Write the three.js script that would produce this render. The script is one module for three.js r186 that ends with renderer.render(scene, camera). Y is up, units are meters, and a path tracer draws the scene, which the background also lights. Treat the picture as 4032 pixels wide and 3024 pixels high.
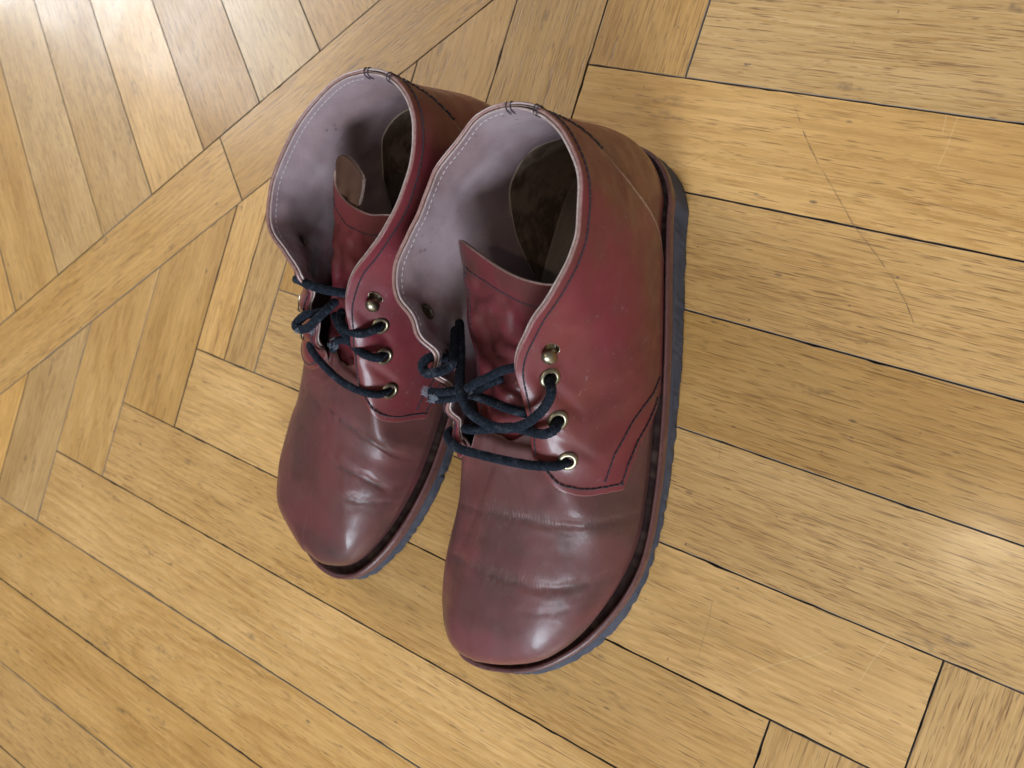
import * as THREE from 'three';
import { mergeGeometries } from 'three/addons/utils/BufferGeometryUtils.js';
import { RectAreaLightUniformsLib } from 'three/addons/lights/RectAreaLightUniformsLib.js';

// ---------------------------------------------------------------- camera, exposure, light
const scene = new THREE.Scene();
scene.background = new THREE.Color(0x000000);
const camera = new THREE.PerspectiveCamera(48.658, 4 / 3, 0.01, 30);
camera.position.set(0.58376, 0.42051, 0.20648);
camera.up.set(-0.295393, 0.080636, -0.951967);
camera.lookAt(0.58376 - 0.464566, 0.42051 - 0.882817, 0.20648 + 0.069375);
camera.focus = 0.385;
camera.userData.fStop = 13;
scene.add(camera);

const renderer = new THREE.WebGLRenderer({ antialias: true });
renderer.setSize(1024, 768);
renderer.toneMapping = THREE.LinearToneMapping;
renderer.toneMappingExposure = 1.2;
renderer.outputColorSpace = THREE.SRGBColorSpace;
renderer.shadowMap.enabled = true;
RectAreaLightUniformsLib.init();

// The daylight of the room: a tall window to the right in front of the toes, a second one beyond the heels to the left.
// [centre, turn about y so that it faces the boots, width, height, radiance, colour]
const WINDOWS = [
  { at: [1.55, 1.12, 1.95], w: 1.3, h: 1.1, power: 21, color: [0.78, 0.89, 1.0], label: 'tall bright window in front of the toes to the right' },
  { at: [-1.9, 1.25, -1.15], w: 1.9, h: 1.4, power: 10, color: [0.86, 0.93, 1.0], label: 'bright window beyond the heels to the left' },
];
const LAMP = { at: [0.713, 2.1, 0.4025], power: 1.2 };
const SCRATCHES = [[[0.4663, 0.065], [0.4764, 0.0792], [0.4858, 0.0902], [0.4936, 0.0979], [0.5001, 0.1046], [0.511, 0.1159], [0.5242, 0.1264], [0.5362, 0.1372], [0.544, 0.1458], [0.5492, 0.1531]], [[0.5339, 0.2102], [0.5419, 0.2126]]];

// ---------------------------------------------------------------- helpers
const used = new Map();
function numbered(name) { const k = used.get(name) ?? 0; used.set(name, k + 1); return k ? `${name}_${String(k).padStart(3, '0')}` : name; }
function add(name, geometry, material, parent = scene) {
  const m = new THREE.Mesh(geometry, material);
  m.name = parent === scene ? numbered(name) : name;
  m.castShadow = m.receiveShadow = true;
  parent.add(m);
  return m;
}
function rng(seed) { let a = seed >>> 0; return () => { a = (a + 0x6d2b79f5) | 0; let t = Math.imul(a ^ (a >>> 15), 1 | a); t = (t + Math.imul(t ^ (t >>> 7), 61 | t)) ^ t; return ((t ^ (t >>> 14)) >>> 0) / 4294967296; }; }
const hash = (x, y, z) => { let h = Math.imul(x, 374761393) ^ Math.imul(y, 668265263) ^ Math.imul(z, 2147483647 ^ 0x5bd1e995); h = Math.imul(h ^ (h >>> 13), 1274126177); return ((h ^ (h >>> 16)) >>> 0) / 4294967296; };
function noise3(x, y, z) {                  // value noise, 0 to 1
  const i = Math.floor(x), j = Math.floor(y), k = Math.floor(z), f = (t) => t * t * (3 - 2 * t), u = f(x - i), v = f(y - j), w = f(z - k);
  const g = (a, b, c) => hash(i + a, j + b, k + c), m = (a, b, t) => a + (b - a) * t;
  return m(m(m(g(0, 0, 0), g(1, 0, 0), u), m(g(0, 1, 0), g(1, 1, 0), u), v), m(m(g(0, 0, 1), g(1, 0, 1), u), m(g(0, 1, 1), g(1, 1, 1), u), v), w);
}
const noise2 = (x, y, seed = 0) => {
  const i = Math.floor(x), j = Math.floor(y), f = (t) => t * t * (3 - 2 * t), u = f(x - i), v = f(y - j);
  const a = hash(i, j, seed), b = hash(i + 1, j, seed), c = hash(i, j + 1, seed), d = hash(i + 1, j + 1, seed);
  return a + (b - a) * u + (c - a) * v + (a - b - c + d) * u * v;
};
const fbm2 = (x, y, s, o = 4) => { let r = 0, a = 0.5, t = 0; for (let k = 0; k < o; k++) { r += a * noise2(x, y, s + k * 17); t += a; a *= 0.5; x *= 2.03; y *= 2.03; } return r / t; };
const fbm3 = (x, y, z, o = 4) => { let r = 0, a = 0.5, t = 0; for (let k = 0; k < o; k++) { r += a * noise3(x, y, z); t += a; a *= 0.5; x = x * 2.03 + 7.1; y = y * 2.03 + 3.3; z = z * 2.03 + 9.7; } return r / t; };
function dataTexture(w, h, fill, srgb, repeat) {
  const d = new Uint8Array(w * h * 4);
  for (let y = 0, o = 0; y < h; y++) for (let x = 0; x < w; x++, o += 4) { const c = fill(x, y); d[o] = c[0]; d[o + 1] = c[1]; d[o + 2] = c[2]; d[o + 3] = 255; }
  const t = new THREE.DataTexture(d, w, h);
  t.magFilter = THREE.LinearFilter; t.minFilter = THREE.LinearMipmapLinearFilter; t.generateMipmaps = true;
  t.wrapS = t.wrapT = THREE.RepeatWrapping;
  if (repeat) t.repeat.set(repeat, repeat);
  if (srgb) t.colorSpace = THREE.SRGBColorSpace;
  t.needsUpdate = true;
  return t;
}
// ---- boot shape: local axes of one boot in millimetres: x towards its outer side, y up, z from heel to toe ----
const OUTLINE = [[0, 4], [12, 6.5], [22, 14], [29.5, 26], [33, 40], [40.3, 66], [47.6, 93], [53.5, 118], [58.3, 141.6], [62.5, 166], [65.3, 190], [65.5, 208], [63, 226], [58.8, 240], [52, 254], [43, 266], [31.8, 277], [18.6, 285], [4.4, 290], [-6, 291.5], [-16, 290], [-25, 285.5], [-33.5, 277], [-39.5, 264.5], [-43.5, 250], [-45.5, 235], [-46.2, 218], [-46, 203], [-44.3, 186], [-41, 160], [-37, 130], [-34.5, 100], [-33.7, 70], [-32.5, 45], [-29.5, 27], [-22, 14], [-12, 6.5]];
const cr = (a, b, c, d, t) => 0.5 * (2 * b + (c - a) * t + (2 * a - 5 * b + 4 * c - d) * t * t + (3 * b - a - 3 * c + d) * t * t * t);
const NS = 1440;
const ring = (() => {                       // the sole outline, evenly spaced, with outward normals
  const raw = [], n = OUTLINE.length;
  for (let i = 0; i < n; i++) for (let k = 0; k < 60; k++) {
    const p = [OUTLINE[(i + n - 1) % n], OUTLINE[i], OUTLINE[(i + 1) % n], OUTLINE[(i + 2) % n]];
    raw.push([0, 1].map((c) => cr(p[0][c], p[1][c], p[2][c], p[3][c], k / 60)));
  }
  const acc = [0];
  for (let i = 1; i <= raw.length; i++) acc.push(acc[i - 1] + Math.hypot(raw[i % raw.length][0] - raw[i - 1][0], raw[i % raw.length][1] - raw[i - 1][1]));
  const total = acc[raw.length], pts = [];
  for (let i = 0, k = 0; i < NS; i++) {
    const s = (i / NS) * total;
    while (acc[k + 1] < s) k++;
    const f = (s - acc[k]) / (acc[k + 1] - acc[k]), a = raw[k], b = raw[(k + 1) % raw.length];
    pts.push([a[0] + (b[0] - a[0]) * f, a[1] + (b[1] - a[1]) * f]);
  }
  let nrm = pts.map((p, i) => { const a = pts[(i + NS - 6) % NS], b = pts[(i + 6) % NS], l = Math.hypot(b[0] - a[0], b[1] - a[1]); return [(b[1] - a[1]) / l, -(b[0] - a[0]) / l]; });
  return { pts, nrm, total };
})();
const wrap = (s) => s - Math.floor(s);
function outlineAt(s) {
  const q = wrap(s) * NS, i = Math.floor(q) % NS, f = q - Math.floor(q), j = (i + 1) % NS, L = (a) => [a[i][0] + (a[j][0] - a[i][0]) * f, a[i][1] + (a[j][1] - a[i][1]) * f];
  return { p: L(ring.pts), n: L(ring.nrm) };
}
const TOE = ring.pts.reduce((b, p, i) => (p[1] > ring.pts[b][1] ? i : b), 0) / NS;
function sAtZ(z, outer) {                   // place along the outline at that distance from the heel
  let best = 0, d = 1e9;
  for (let i = 0; i < NS; i++) { const s = i / NS; if ((s < TOE) === outer && Math.abs(ring.pts[i][1] - z) < d) { d = Math.abs(ring.pts[i][1] - z); best = s; } }
  return best;
}
const lerp = (a, b, t) => a + (b - a) * t, clamp = (x, a = 0, b = 1) => Math.min(b, Math.max(a, x)), smooth = (a, b, x) => { const t = clamp((x - a) / (b - a)); return t * t * (3 - 2 * t); };
const weltY = (z) => 28 - 12 * smooth(40, 200, z) + 4 * smooth(215, 295, z);
const insetAt = (x, z, side = 'left') => {    // how far inside the sole's edge the upper meets it
  const mid = lerp(6.2, 5.2, smooth(-25, 25, x)), tip = smooth(266, 288, z);
  if (side === 'left') return lerp(mid, x > 0 ? 8.4 : 8.8, x > 0 ? smooth(180, 240, z) : smooth(195, 262, z)) + 2.2 * tip;
  return (x > 0 ? lerp(mid, 9.4, smooth(175, 220, z)) - 1.4 * smooth(238, 262, z) : lerp(mid, lerp(6.8, 9.6, smooth(-32, 0, x)), smooth(210, 266, z))) + 4.5 * tip;
};
// stations: distance of the foot of the profile from the heel, [rim x, y, z], out and up of the first handle, out and up of the second
const HANDLES = [[0, 7, 34, 4, -34], [18, 7, 34, 4, -34], [36, 6, 34, 5, -34], [52, 5, 34, 6, -34], [75, 4, 34, 6, -34], [105, 3, 34, 5, -32], [122, 2.5, 34, 6, -28], [128, 2.5, 34, 7, -26], [138, 2, 33, 9, -22], [148, 1, 31, 12, -17], [150, 1, 31, 12, -16], [165, 0, 28, 16, -9], [180, -1, 25, 19, -6], [195, -1.5, 23, 21, -5], [225, 2, 22, 40, -16], [400, 2.5, 23, 89, -26]];
function handlesAt(z) {
  let k = 0;
  while (k < HANDLES.length - 2 && HANDLES[k + 1][0] < z) k++;
  const a = HANDLES[k], b = HANDLES[k + 1], f = clamp((z - a[0]) / (b[0] - a[0]));
  return [1, 2, 3, 4].map((c) => lerp(a[c], b[c], f));
}
// rims: [z of the foot, x, y, z]; sides as seen on each boot (one boot is the other's mirror image, its quarters stand differently)
const RIMS = {
  left: {
    outer: [[18, 17, 132, 32], [36, 25, 129, 41], [52, 30, 127, 50], [75, 33, 124, 69], [105, 29, 122, 91], [128, 20, 116, 109], [148, 14, 106, 126], [165, 17, 91, 141], [180, 18, 78, 155], [195, 19, 72, 164], [225, 11, 69, 172]],
    toe: [0, 68, 175],
    inner: [[18, -20, 132, 33], [36, -28, 129, 43], [52, -36, 127, 55], [75, -41, 124.5, 75], [105, -46, 123, 100], [122, -43, 120.5, 111], [138, -34, 114, 121], [150, -28, 106, 131], [165, -21, 93, 147], [180, -20, 81, 161], [195, -17, 72, 169], [225, -9, 69, 173]],
  },
  right: {
    outer: [[18, 20, 132, 35], [36, 30, 130, 47], [52, 35, 129, 59], [75, 38.5, 127.5, 77], [105, 38.5, 125, 96], [122, 33, 123, 109], [138, 21, 119.5, 117], [150, 13, 113, 122], [165, 10, 100, 136], [180, 10, 86, 150], [195, 9, 73, 164], [225, 5, 69, 171]],
    toe: [-2, 68, 175],
    inner: [[18, -18, 132, 30], [36, -25, 129, 39], [52, -29, 127, 49], [75, -31, 124, 68], [105, -27.5, 121, 90], [128, -16, 113, 110], [148, -11.5, 104, 126], [165, -13.5, 93, 139], [180, -15.5, 81, 154], [195, -18, 72, 165], [225, -10, 69, 172]],
  },
};
function makeLast(side) {
  const R = RIMS[side], keys = [[0, 0, 133, 26, 0]];
  for (const k of R.outer) keys.push([sAtZ(k[0], true), k[1], k[2], k[3], k[0]]);
  keys.push([TOE, ...R.toe, 300]);
  for (const k of [...R.inner].reverse()) keys.push([sAtZ(k[0], false), k[1], k[2], k[3], k[0]]);
  const n = keys.length, full = keys.map((k) => [k[0], k[1], k[2], k[3], ...handlesAt(k[4] > 299 ? 400 : k[4])]);
  const slope = full.map((k, i) => {        // smooth curve through unevenly spaced stations
    const a = full[(i + n - 1) % n], b = full[(i + 1) % n], ha = k[0] - a[0] + (i === 0 ? 1 : 0), hb = b[0] - k[0] + (i === n - 1 ? 1 : 0);
    return k.map((v, c) => (c === 0 ? 0 : (((v - a[c]) / ha) * hb + ((b[c] - v) / hb) * ha) / (ha + hb)));
  });
  const at = (s) => {
    s = wrap(s);
    let i = n - 1;
    while (full[i][0] > s) i--;
    const j = (i + 1) % n, h = full[j][0] - full[i][0] + (j === 0 ? 1 : 0), t = (s - full[i][0]) / h, t2 = t * t, t3 = t2 * t;
    return full[i].map((v, c) => (2 * t3 - 3 * t2 + 1) * v + (t3 - 2 * t2 + t) * h * slope[i][c] + (3 * t2 - 2 * t3) * full[j][c] + (t3 - t2) * h * slope[j][c]);
  };
  const controls = (s) => {
    const { p, n: m } = outlineAt(s), k = at(s), inset = insetAt(p[0], p[1], side), w = [p[0] - m[0] * inset, weltY(p[1]), p[1] - m[1] * inset];
    const medial = smooth(8, -26, p[0]) * smooth(150, 200, p[1]) * smooth(292, 270, p[1]), outerToe = side === 'left' ? 0 : smooth(20, 42, p[0]) * smooth(155, 190, p[1]) * smooth(282, 258, p[1]), lean = (side === 'left' ? 3.8 : 1) * medial + 3.5 * outerToe, fore = smooth(135, 170, p[1]);
    const share = lerp(lerp(0.36, 0.55, smooth(165, 208, p[1])), 0.96, smooth(205, 268, p[1])) - (side === 'left' ? 0.15 : -0.03) * medial - 0.1 * outerToe;   // where the second handle lies between rim and welt
    const second = [lerp(k[1] + m[0] * k[6], lerp(k[1], w[0], share), fore), k[2] + k[7] - (side === 'left' ? 2 : 3) * medial, lerp(k[3] + m[1] * k[6], lerp(k[3], w[2], share), fore)];
    return [w, [w[0] + m[0] * (k[4] - lean), w[1] + k[5] - lean * 0.9, w[2] + m[1] * (k[4] - lean)], second, [k[1], k[2], k[3]]];
  };
  const cache = new Map();
  const point = (s, t) => {
    const key = Math.round(wrap(s) * 1e5);
    let c = cache.get(key);
    if (!c) cache.set(key, (c = controls(s)));
    const u = 1 - t, a = u * u * u, b = 3 * u * u * t, d = 3 * u * t * t, e = t * t * t;
    return [0, 1, 2].map((i) => a * c[0][i] + b * c[1][i] + d * c[2][i] + e * c[3][i]);
  };
  const normal = (s, t) => {                // outward
    const ds = 0.002, dt = 0.01, a = point(s - ds, t), b = point(s + ds, t), c = point(s, t - dt), d = point(s, t + dt);
    const u = b.map((v, i) => v - a[i]), v = d.map((x, i) => x - c[i]), r = [v[1] * u[2] - v[2] * u[1], v[2] * u[0] - v[0] * u[2], v[0] * u[1] - v[1] * u[0]], l = Math.hypot(...r) || 1;
    return r.map((x) => x / l);
  };
  return { point, normal, side };
}

// ---------------------------------------------------------------- oak parquet
// One texture holds 0.512 m x 0.128 m of oak, grain along u. kinds: straight, cathedral, rays, curly
function oak(kind, seed) {
  const W = 2048, H = 512, r = rng(seed), rgb = new Float32Array(W * H * 3), bump = new Float32Array(W * H), phase = new Float32Array(W * H), mm = 0.25;
  const apexX = 80 + r() * 330, apexY = 40 + r() * 50, lean = (r() - 0.5) * 0.06, pitch = kind === 'cathedral' ? 9 : kind === 'curly' ? 7 : 4.2;
  for (let j = 0; j < H; j++) for (let i = 0; i < W; i++) {
    const x = i * mm, y = j * mm;            // millimetres
    const warp = (fbm2(x * 0.012, y * 0.02, seed, 3) - 0.5) * (kind === 'straight' ? 9 : kind === 'curly' ? 13 : 20) + (fbm2(x * 0.05, y * 0.12, seed + 5, 2) - 0.5) * (kind === 'curly' ? 3 : 2.2);
    let ring;
    if (kind === 'cathedral') { const dx = (x - apexX) * 0.26, dy = y - apexY - lean * x; ring = Math.sqrt(dy * dy + dx * dx * (dx > 0 ? 1 : 0.35)) + warp; } else ring = y + lean * x + warp;
    const f = ring / pitch * (1 + 0.25 * (noise2(ring * 0.02, 3.3, seed) - 0.5)) + (kind === 'cathedral' ? 0.5 : 0.3) * (noise2(x * 0.09, y * 2.2, seed + 15) - 0.5) + 0.25 * (noise2(x * 0.3, y * 5, seed + 16) - 0.5), s = f - Math.floor(f), late = smooth(0.25, 0.86, s) * smooth(1, 0.9, s) * (0.25 + 0.95 * noise2(Math.floor(f) * 0.71, 1.7, seed + 9)) * (0.55 + 0.8 * noise2(x * 0.05, y * 0.6, seed + 19));
    const fibre = noise2(x * 0.035, y * 3.1, seed + 21) * 0.55 + noise2(x * 0.15, y * 6.5, seed + 22) * 0.45, streak = noise2(x * 0.008, y * 1.1, seed + 25), cloud = fbm2(x * 0.018, y * 0.045, seed + 31, 3), fine = noise2(x * 1.7, y * 3.5, seed + 77);
    let v = 1.05 - (kind === 'cathedral' ? 0.27 : 0.17) * late - 0.22 * (fibre - 0.5) - 0.14 * (streak - 0.5) - (kind === 'curly' || kind === 'rays' ? 0.42 : 0.28) * (cloud - 0.5) - 0.06 * (fine - 0.5), warm = 0.6 * late + 0.9 * (cloud - 0.5);
    let b = 0.5 + 0.14 * (fibre - 0.5) - 0.1 * late;
    phase[j * W + i] = s;
    if (kind === 'rays') {                   // pale flecks across the grain
      const q = fbm2(x * 0.05 + y * 0.09, y * 0.3 - x * 0.02, seed + 41, 3), k = Math.max(0, (q - 0.57) * 6);
      v += 0.10 * Math.min(1, k); b += 0.04 * Math.min(1, k);
    }
    const o = (j * W + i) * 3;
    rgb[o] = 0.55 * v * (1 + 0.03 * warm); rgb[o + 1] = 0.322 * v * (1 - 0.05 * warm) * (v > 1 ? 1 : 0.86 + 0.14 * v); rgb[o + 2] = 0.118 * v * (1 - 0.16 * warm) * (0.7 + 0.3 * v);
    bump[j * W + i] = b;
  }
  const dab = (x, y, rx, ry, k, c, dip) => {  // a soft-edged mark, in pixels; c is the colour it goes to
    for (let j = Math.floor(y - ry); j <= y + ry; j++) for (let i = Math.floor(x - rx); i <= x + rx; i++) {
      if (j < 0 || j >= H) continue;
      const d = Math.hypot((i - x) / rx, (j - y) / ry);
      if (d > 1) continue;
      const a = k * (1 - d * d), q = j * W + ((i % W) + W) % W, o = q * 3;
      for (let n = 0; n < 3; n++) rgb[o + n] += (c[n] - rgb[o + n]) * a;
      bump[q] -= dip * a;
    }
  };
  const pores = { straight: seed > 50 ? 16000 : 10500, cathedral: 7500, rays: 5500, curly: 6000 }[kind];
  for (let n = 0; n < pores; n++) {          // open pores: short dark dashes along the grain, most of them in the early wood
    const x = r() * W, y = r() * H, s = phase[Math.floor(y) * W + Math.floor(x)];
    if (r() > (kind === 'cathedral' ? 0.08 : 0.16) + 0.84 * smooth(0.45, 0.0, Math.abs(s - 0.12)) * (0.3 + noise2(x * 0.004, y * 0.03, seed + 51))) continue;
    const deep = r() * r();
    dab(x, y, 9 + r() * r() * 55, 0.8 + r() * 0.55, 0.38 + 0.55 * deep, [0.185, 0.085, 0.036], 0.4);
  }
  for (let n = 0; n < 60; n++) { const k = r(); dab(r() * W, r() * H, 1.6 + k * k * 9, 1.3 + r() * r() * 4, 0.4 + 0.5 * r(), [0.085, 0.06, 0.055], 0.3); }   // specks of old dirt
  for (let n = 0; n < 12; n++) { const x = r() * W, y = r() * H, l = 0.5 + r(); for (let k = 0; k < 12; k++) dab(x + (r() - 0.5) * 90 * l, y + (r() - 0.5) * 16, 4 + r() * 13, 2 + r() * 5, 0.24, [0.13, 0.085, 0.06], 0.05); } // stains
  for (let n = 0; n < 16; n++) {             // hair scratches
    let x = r() * W, y = r() * H, a = r() * 6.28;
    const l = 30 + r() * 190;
    for (let k = 0; k < l; k++) { dab(x, y, 1.1, 1.1, 0.3, n % 3 ? [0.2, 0.12, 0.07] : [0.72, 0.52, 0.28], 0.2); a += (r() - 0.5) * 0.05; x += Math.cos(a) * 0.9; y += Math.sin(a) * 0.9; }
  }
  const to8 = (v) => Math.max(0, Math.min(255, (v <= 0.0031308 ? v * 12.92 : 1.055 * Math.pow(Math.max(v, 0), 1 / 2.4) - 0.055) * 255));
  return { map: dataTexture(W, H, (x, y) => { const o = (y * W + x) * 3; return [to8(rgb[o]), to8(rgb[o + 1]), to8(rgb[o + 2])]; }, true), bump: dataTexture(W, H, (x, y) => { const b = Math.max(0, Math.min(255, bump[y * W + x] * 255)); return [b, b, b]; }) };
}
const smudge = dataTexture(512, 512, (x, y) => {   // worn varnish: patchy gloss
  const a = fbm2(x / 46, y / 46, 801, 4), b = fbm2(x / 9, y / 9, 811, 2), v = 255 * (0.72 + 0.5 * (a - 0.5) + 0.16 * (b - 0.5));
  return [v, v, v];
});
smudge.repeat.set(1.3, 0.33);
const OAKS = [oak('straight', 11), oak('cathedral', 29), oak('rays', 47), oak('curly', 63), oak('straight', 85), oak('cathedral', 97)].map((t) => new THREE.MeshPhysicalMaterial({ map: t.map, bumpMap: t.bump, bumpScale: 0.00022, roughness: 0.52, roughnessMap: smudge, vertexColors: true, specularIntensity: 0.45, clearcoat: 0.24, clearcoatRoughness: 0.24, clearcoatRoughnessMap: smudge }));
const jointMaterials = [[0.07, 0.045, 0.028], [0.22, 0.17, 0.13]].map((c) => new THREE.MeshStandardMaterial({ color: new THREE.Color().setRGB(...c), roughness: 1 }));   // board edges caked with old dirt
const subfloorMaterial = new THREE.MeshStandardMaterial({ color: new THREE.Color().setRGB(0.012, 0.010, 0.010), roughness: 1 });

const floor = new THREE.Group();
floor.name = 'floor';
floor.userData = { kind: 'structure', label: 'worn golden oak herringbone parquet floor with a diagonal border strip', category: 'floor' };
scene.add(floor);
const PW = 0.058, PN = 8.4186;              // width of a plank in metres, length in widths
const clip = (poly, a, b, c) => {           // keep a x + b y >= c
  const out = [];
  poly.forEach((p, i) => {
    const q = poly[(i + 1) % poly.length], dp = a * p[0] + b * p[1] - c, dq = a * q[0] + b * q[1] - c;
    if (dp >= 0) out.push(p);
    if ((dp >= 0) !== (dq >= 0)) { const t = dp / (dp - dq); out.push([p[0] + (q[0] - p[0]) * t, p[1] + (q[1] - p[1]) * t]); }
  });
  return out;
};
const inset = (poly, d) => {                // d: one distance per edge, or one for all
  const n = poly.length;
  let area = 0;
  poly.forEach((p, i) => { const q = poly[(i + 1) % n]; area += p[0] * q[1] - q[0] * p[1]; });
  let r = poly;
  poly.forEach((p, i) => {
    const q = poly[(i + 1) % n], l = Math.hypot(q[0] - p[0], q[1] - p[1]);
    if (l < 1e-6) return;
    const s = Math.sign(area), a = (-s * (q[1] - p[1])) / l, b = (s * (q[0] - p[0])) / l;
    r = clip(r, a, b, a * p[0] + b * p[1] + (Array.isArray(d) ? d[i % d.length] : d));
  });
  return r;
};
const pr = rng(4242);
// poly in plank widths (x to the right, y towards the toes), grain direction, joint widths in metres
function plank(poly, dir, opt = {}) {
  const gaps = poly.map(() => (0.0001 + 0.00022 * pr()) * (opt.gap ?? 1));
  const top0 = inset(poly.map((p) => [p[0] * PW, p[1] * PW]), gaps);
  const kind = opt.kind ?? Math.floor(pr() * OAKS.length), fu = pr() < 0.5, fv = pr() < 0.5, vo = pr() * 0.066, y0 = (pr() - 0.5) * 0.00022, tone = 0.94 * Math.pow(opt.tone ?? 0.86 + 0.2 * pr(), 1.5), warm = (opt.warm ?? (pr() - 0.5)) * 0.4, tilt = [(pr() - 0.5) * 0.004, (pr() - 0.5) * 0.003];
  if (top0.length < 3) return;
  const closeUp = Math.hypot(poly[0][0] * PW / 2 + poly[2][0] * PW / 2 - 0.42, poly[0][1] * PW / 2 + poly[2][1] * PW / 2 - 0.2) < 0.5;
  let umin = 1e9, vmin = 1e9;
  for (const p of top0) { umin = Math.min(umin, p[0] * dir[0] + p[1] * dir[1]); vmin = Math.min(vmin, -p[0] * dir[1] + p[1] * dir[0]); }
  const cx = top0.reduce((a, p) => a + p[0], 0) / top0.length, cz = top0.reduce((a, p) => a + p[1], 0) / top0.length;
  let area = 0;
  top0.forEach((p, i) => { const q = top0[(i + 1) % top0.length]; area += p[0] * q[1] - q[0] * p[1]; });
  const sg = Math.sign(area), rim = [], inn = [];   // the edge as worn: slightly wavy, with small chips
  top0.forEach((p, i) => {
    const q = top0[(i + 1) % top0.length], o = top0[(i + top0.length - 1) % top0.length], l = Math.hypot(q[0] - p[0], q[1] - p[1]), l0 = Math.hypot(p[0] - o[0], p[1] - o[1]), e = [(q[0] - p[0]) / l, (q[1] - p[1]) / l], e0 = [(p[0] - o[0]) / l0, (p[1] - o[1]) / l0], a = [-sg * e[1], sg * e[0]], a0 = [-sg * e0[1], sg * e0[0]], c = 0.00028, seg = closeUp ? Math.max(2, Math.round(l / 0.006)) : 1;
    const k = c / Math.max(0.3, 1 + a[0] * a0[0] + a[1] * a0[1]);
    rim.push(p); inn.push([p[0] + (a[0] + a0[0]) * k, p[1] + (a[1] + a0[1]) * k]);
    for (let s = 1; s < seg; s++) { const t = s / seg + (pr() - 0.5) * 0.5 / seg, chip = 0.00012 * pr() + (pr() < 0.1 ? 0.0005 * pr() : 0), x = p[0] + (q[0] - p[0]) * t, y = p[1] + (q[1] - p[1]) * t, d = chip + c * (0.5 + 0.9 * pr()); rim.push([x + a[0] * chip, y + a[1] * chip]); inn.push([x + a[0] * d, y + a[1] * d]); }
  });
  const drop = 0.0003, rings = [[inn, 0], [rim, -drop], [rim, -drop - 0.0012 - 0.01 * pr()]];
  const pos = [], uv = [], col = [], put = (p, y) => {
    const u = p[0] * dir[0] + p[1] * dir[1] - umin, v = -p[0] * dir[1] + p[1] * dir[0] - vmin + vo;
    pos.push(p[0], y + y0 + (y > -0.01 ? (p[0] - cx) * tilt[0] * 0.3 + (p[1] - cz) * tilt[1] * 0.3 : 0), p[1]);
    uv.push((fu ? 0.5 - u : u + 0.004) / 0.512, (fv ? 0.128 - v : v) / 0.128);
    col.push(tone * (1 + warm * 0.4), tone, tone * (1 - warm));
  };
  const n = rim.length;
  const tri = (a, b, d) => (area > 0 ? [a, d, b] : [a, b, d]).forEach((k) => put(...k));
  for (let i = 0; i < n; i++) tri([[cx, cz], 0], [inn[i], 0], [inn[(i + 1) % n], 0]);
  for (let k = 0; k < 2; k++) for (let i = 0; i < n; i++) {
    const j = (i + 1) % n, A = [rings[k][0][i], rings[k][1]], B = [rings[k][0][j], rings[k][1]], C = [rings[k + 1][0][i], rings[k + 1][1]], D = [rings[k + 1][0][j], rings[k + 1][1]];
    tri(A, C, B); tri(B, C, D);
  }
  const g = new THREE.BufferGeometry();
  g.setAttribute('position', new THREE.Float32BufferAttribute(pos, 3)); g.setAttribute('uv', new THREE.Float32BufferAttribute(uv, 2)); g.setAttribute('color', new THREE.Float32BufferAttribute(col, 3));
  g.computeVertexNormals();
  g.addGroup(0, n * 3, 0); g.addGroup(n * 3, n * 12, 1);
  add('parquet_plank', g, [OAKS[kind], jointMaterials[pr() < 0.4 ? 1 : 0]], floor);
}
const rect = (a, b, c, d) => [[a, b], [c, b], [c, d], [a, d]];
const D1 = 3.86, D2 = 5.2, REACH = 17;      // the diagonal border strip lies where x + y is between these
const near = (x, y) => Math.hypot(x - 7, y - 3.5) < REACH;
const cutA = (p) => clip(p, 1, 1, D2);
const CHOICE = {                            // planks told apart in the photograph: [texture, tone, warmth]
  a0: [0, 0.97, -0.3], a1: [1, 1.0, 0.1], a2: [4, 0.96, 0], a3: [0, 0.84, 0.3], a4: [4, 1.02, -0.2], a5: [2, 1.04, -0.1], a6: [0, 0.98, 0], a7: [3, 1.05, -0.1], a8: [1, 1.0, 0.1], a9: [3, 0.95, 0.2], a10: [0, 0.99, 0],
  b7: [0, 0.9, 0.2], b6: [4, 0.92, 0.2], b5: [0, 0.97, -0.1], b4: [2, 0.98, 0], b3: [0, 0.9, 0.3], b1: [3, 0.93, 0.2], b0: [1, 0.99, 0.1],
};
const pick = (k) => (CHOICE[k] ? { kind: CHOICE[k][0], tone: CHOICE[k][1], warm: CHOICE[k][2] } : {});
for (let k = -8; k < 19; k++) {             // planks that run to the right
  const p = cutA(rect(7 - k, k, 7 - k + PN, k + 1));
  if (p.length > 2 && near(7 - k + PN / 2, k)) plank(p, [1, 0], pick('a' + k));
}
for (let j = -10; j < 16; j++) {            // planks that run to the toes, left of those
  if (!near(j, 7 - j - PN / 2)) continue;
  const halves = j === 2 ? [[2, 2.49], [2.49, 3]] : [[j, j + 1]];
  for (const [a, b] of halves) { const p = cutA(rect(a, 7 - j - PN, b, 7 - j)); if (p.length > 2) plank(p, [0, 1], pick('b' + j)); }
}
for (let k = -6; k < 16; k++) if (near(15.9 - k, k + PN / 2)) plank(rect(7 - k + PN, k, 8 - k + PN, k + PN), [0, 1], k === 5 ? { kind: 4, tone: 1 } : k === 6 ? { kind: 0, tone: 0.94 } : {});
for (let k = -9; k < 10; k++) if (near(20 - k, k + PN)) plank(rect(8 - k + PN, k + PN - 1, 8 - k + 2 * PN, k + PN), [1, 0]);
const H2 = Math.SQRT1_2, diag = (s0, s1, d0, d1) => [[s0, d0], [s1, d0], [s1, d1], [s0, d1]].map(([s, d]) => [(s + d) / 2, (s - d) / 2]);   // s = x + y, d = x - y
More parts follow.
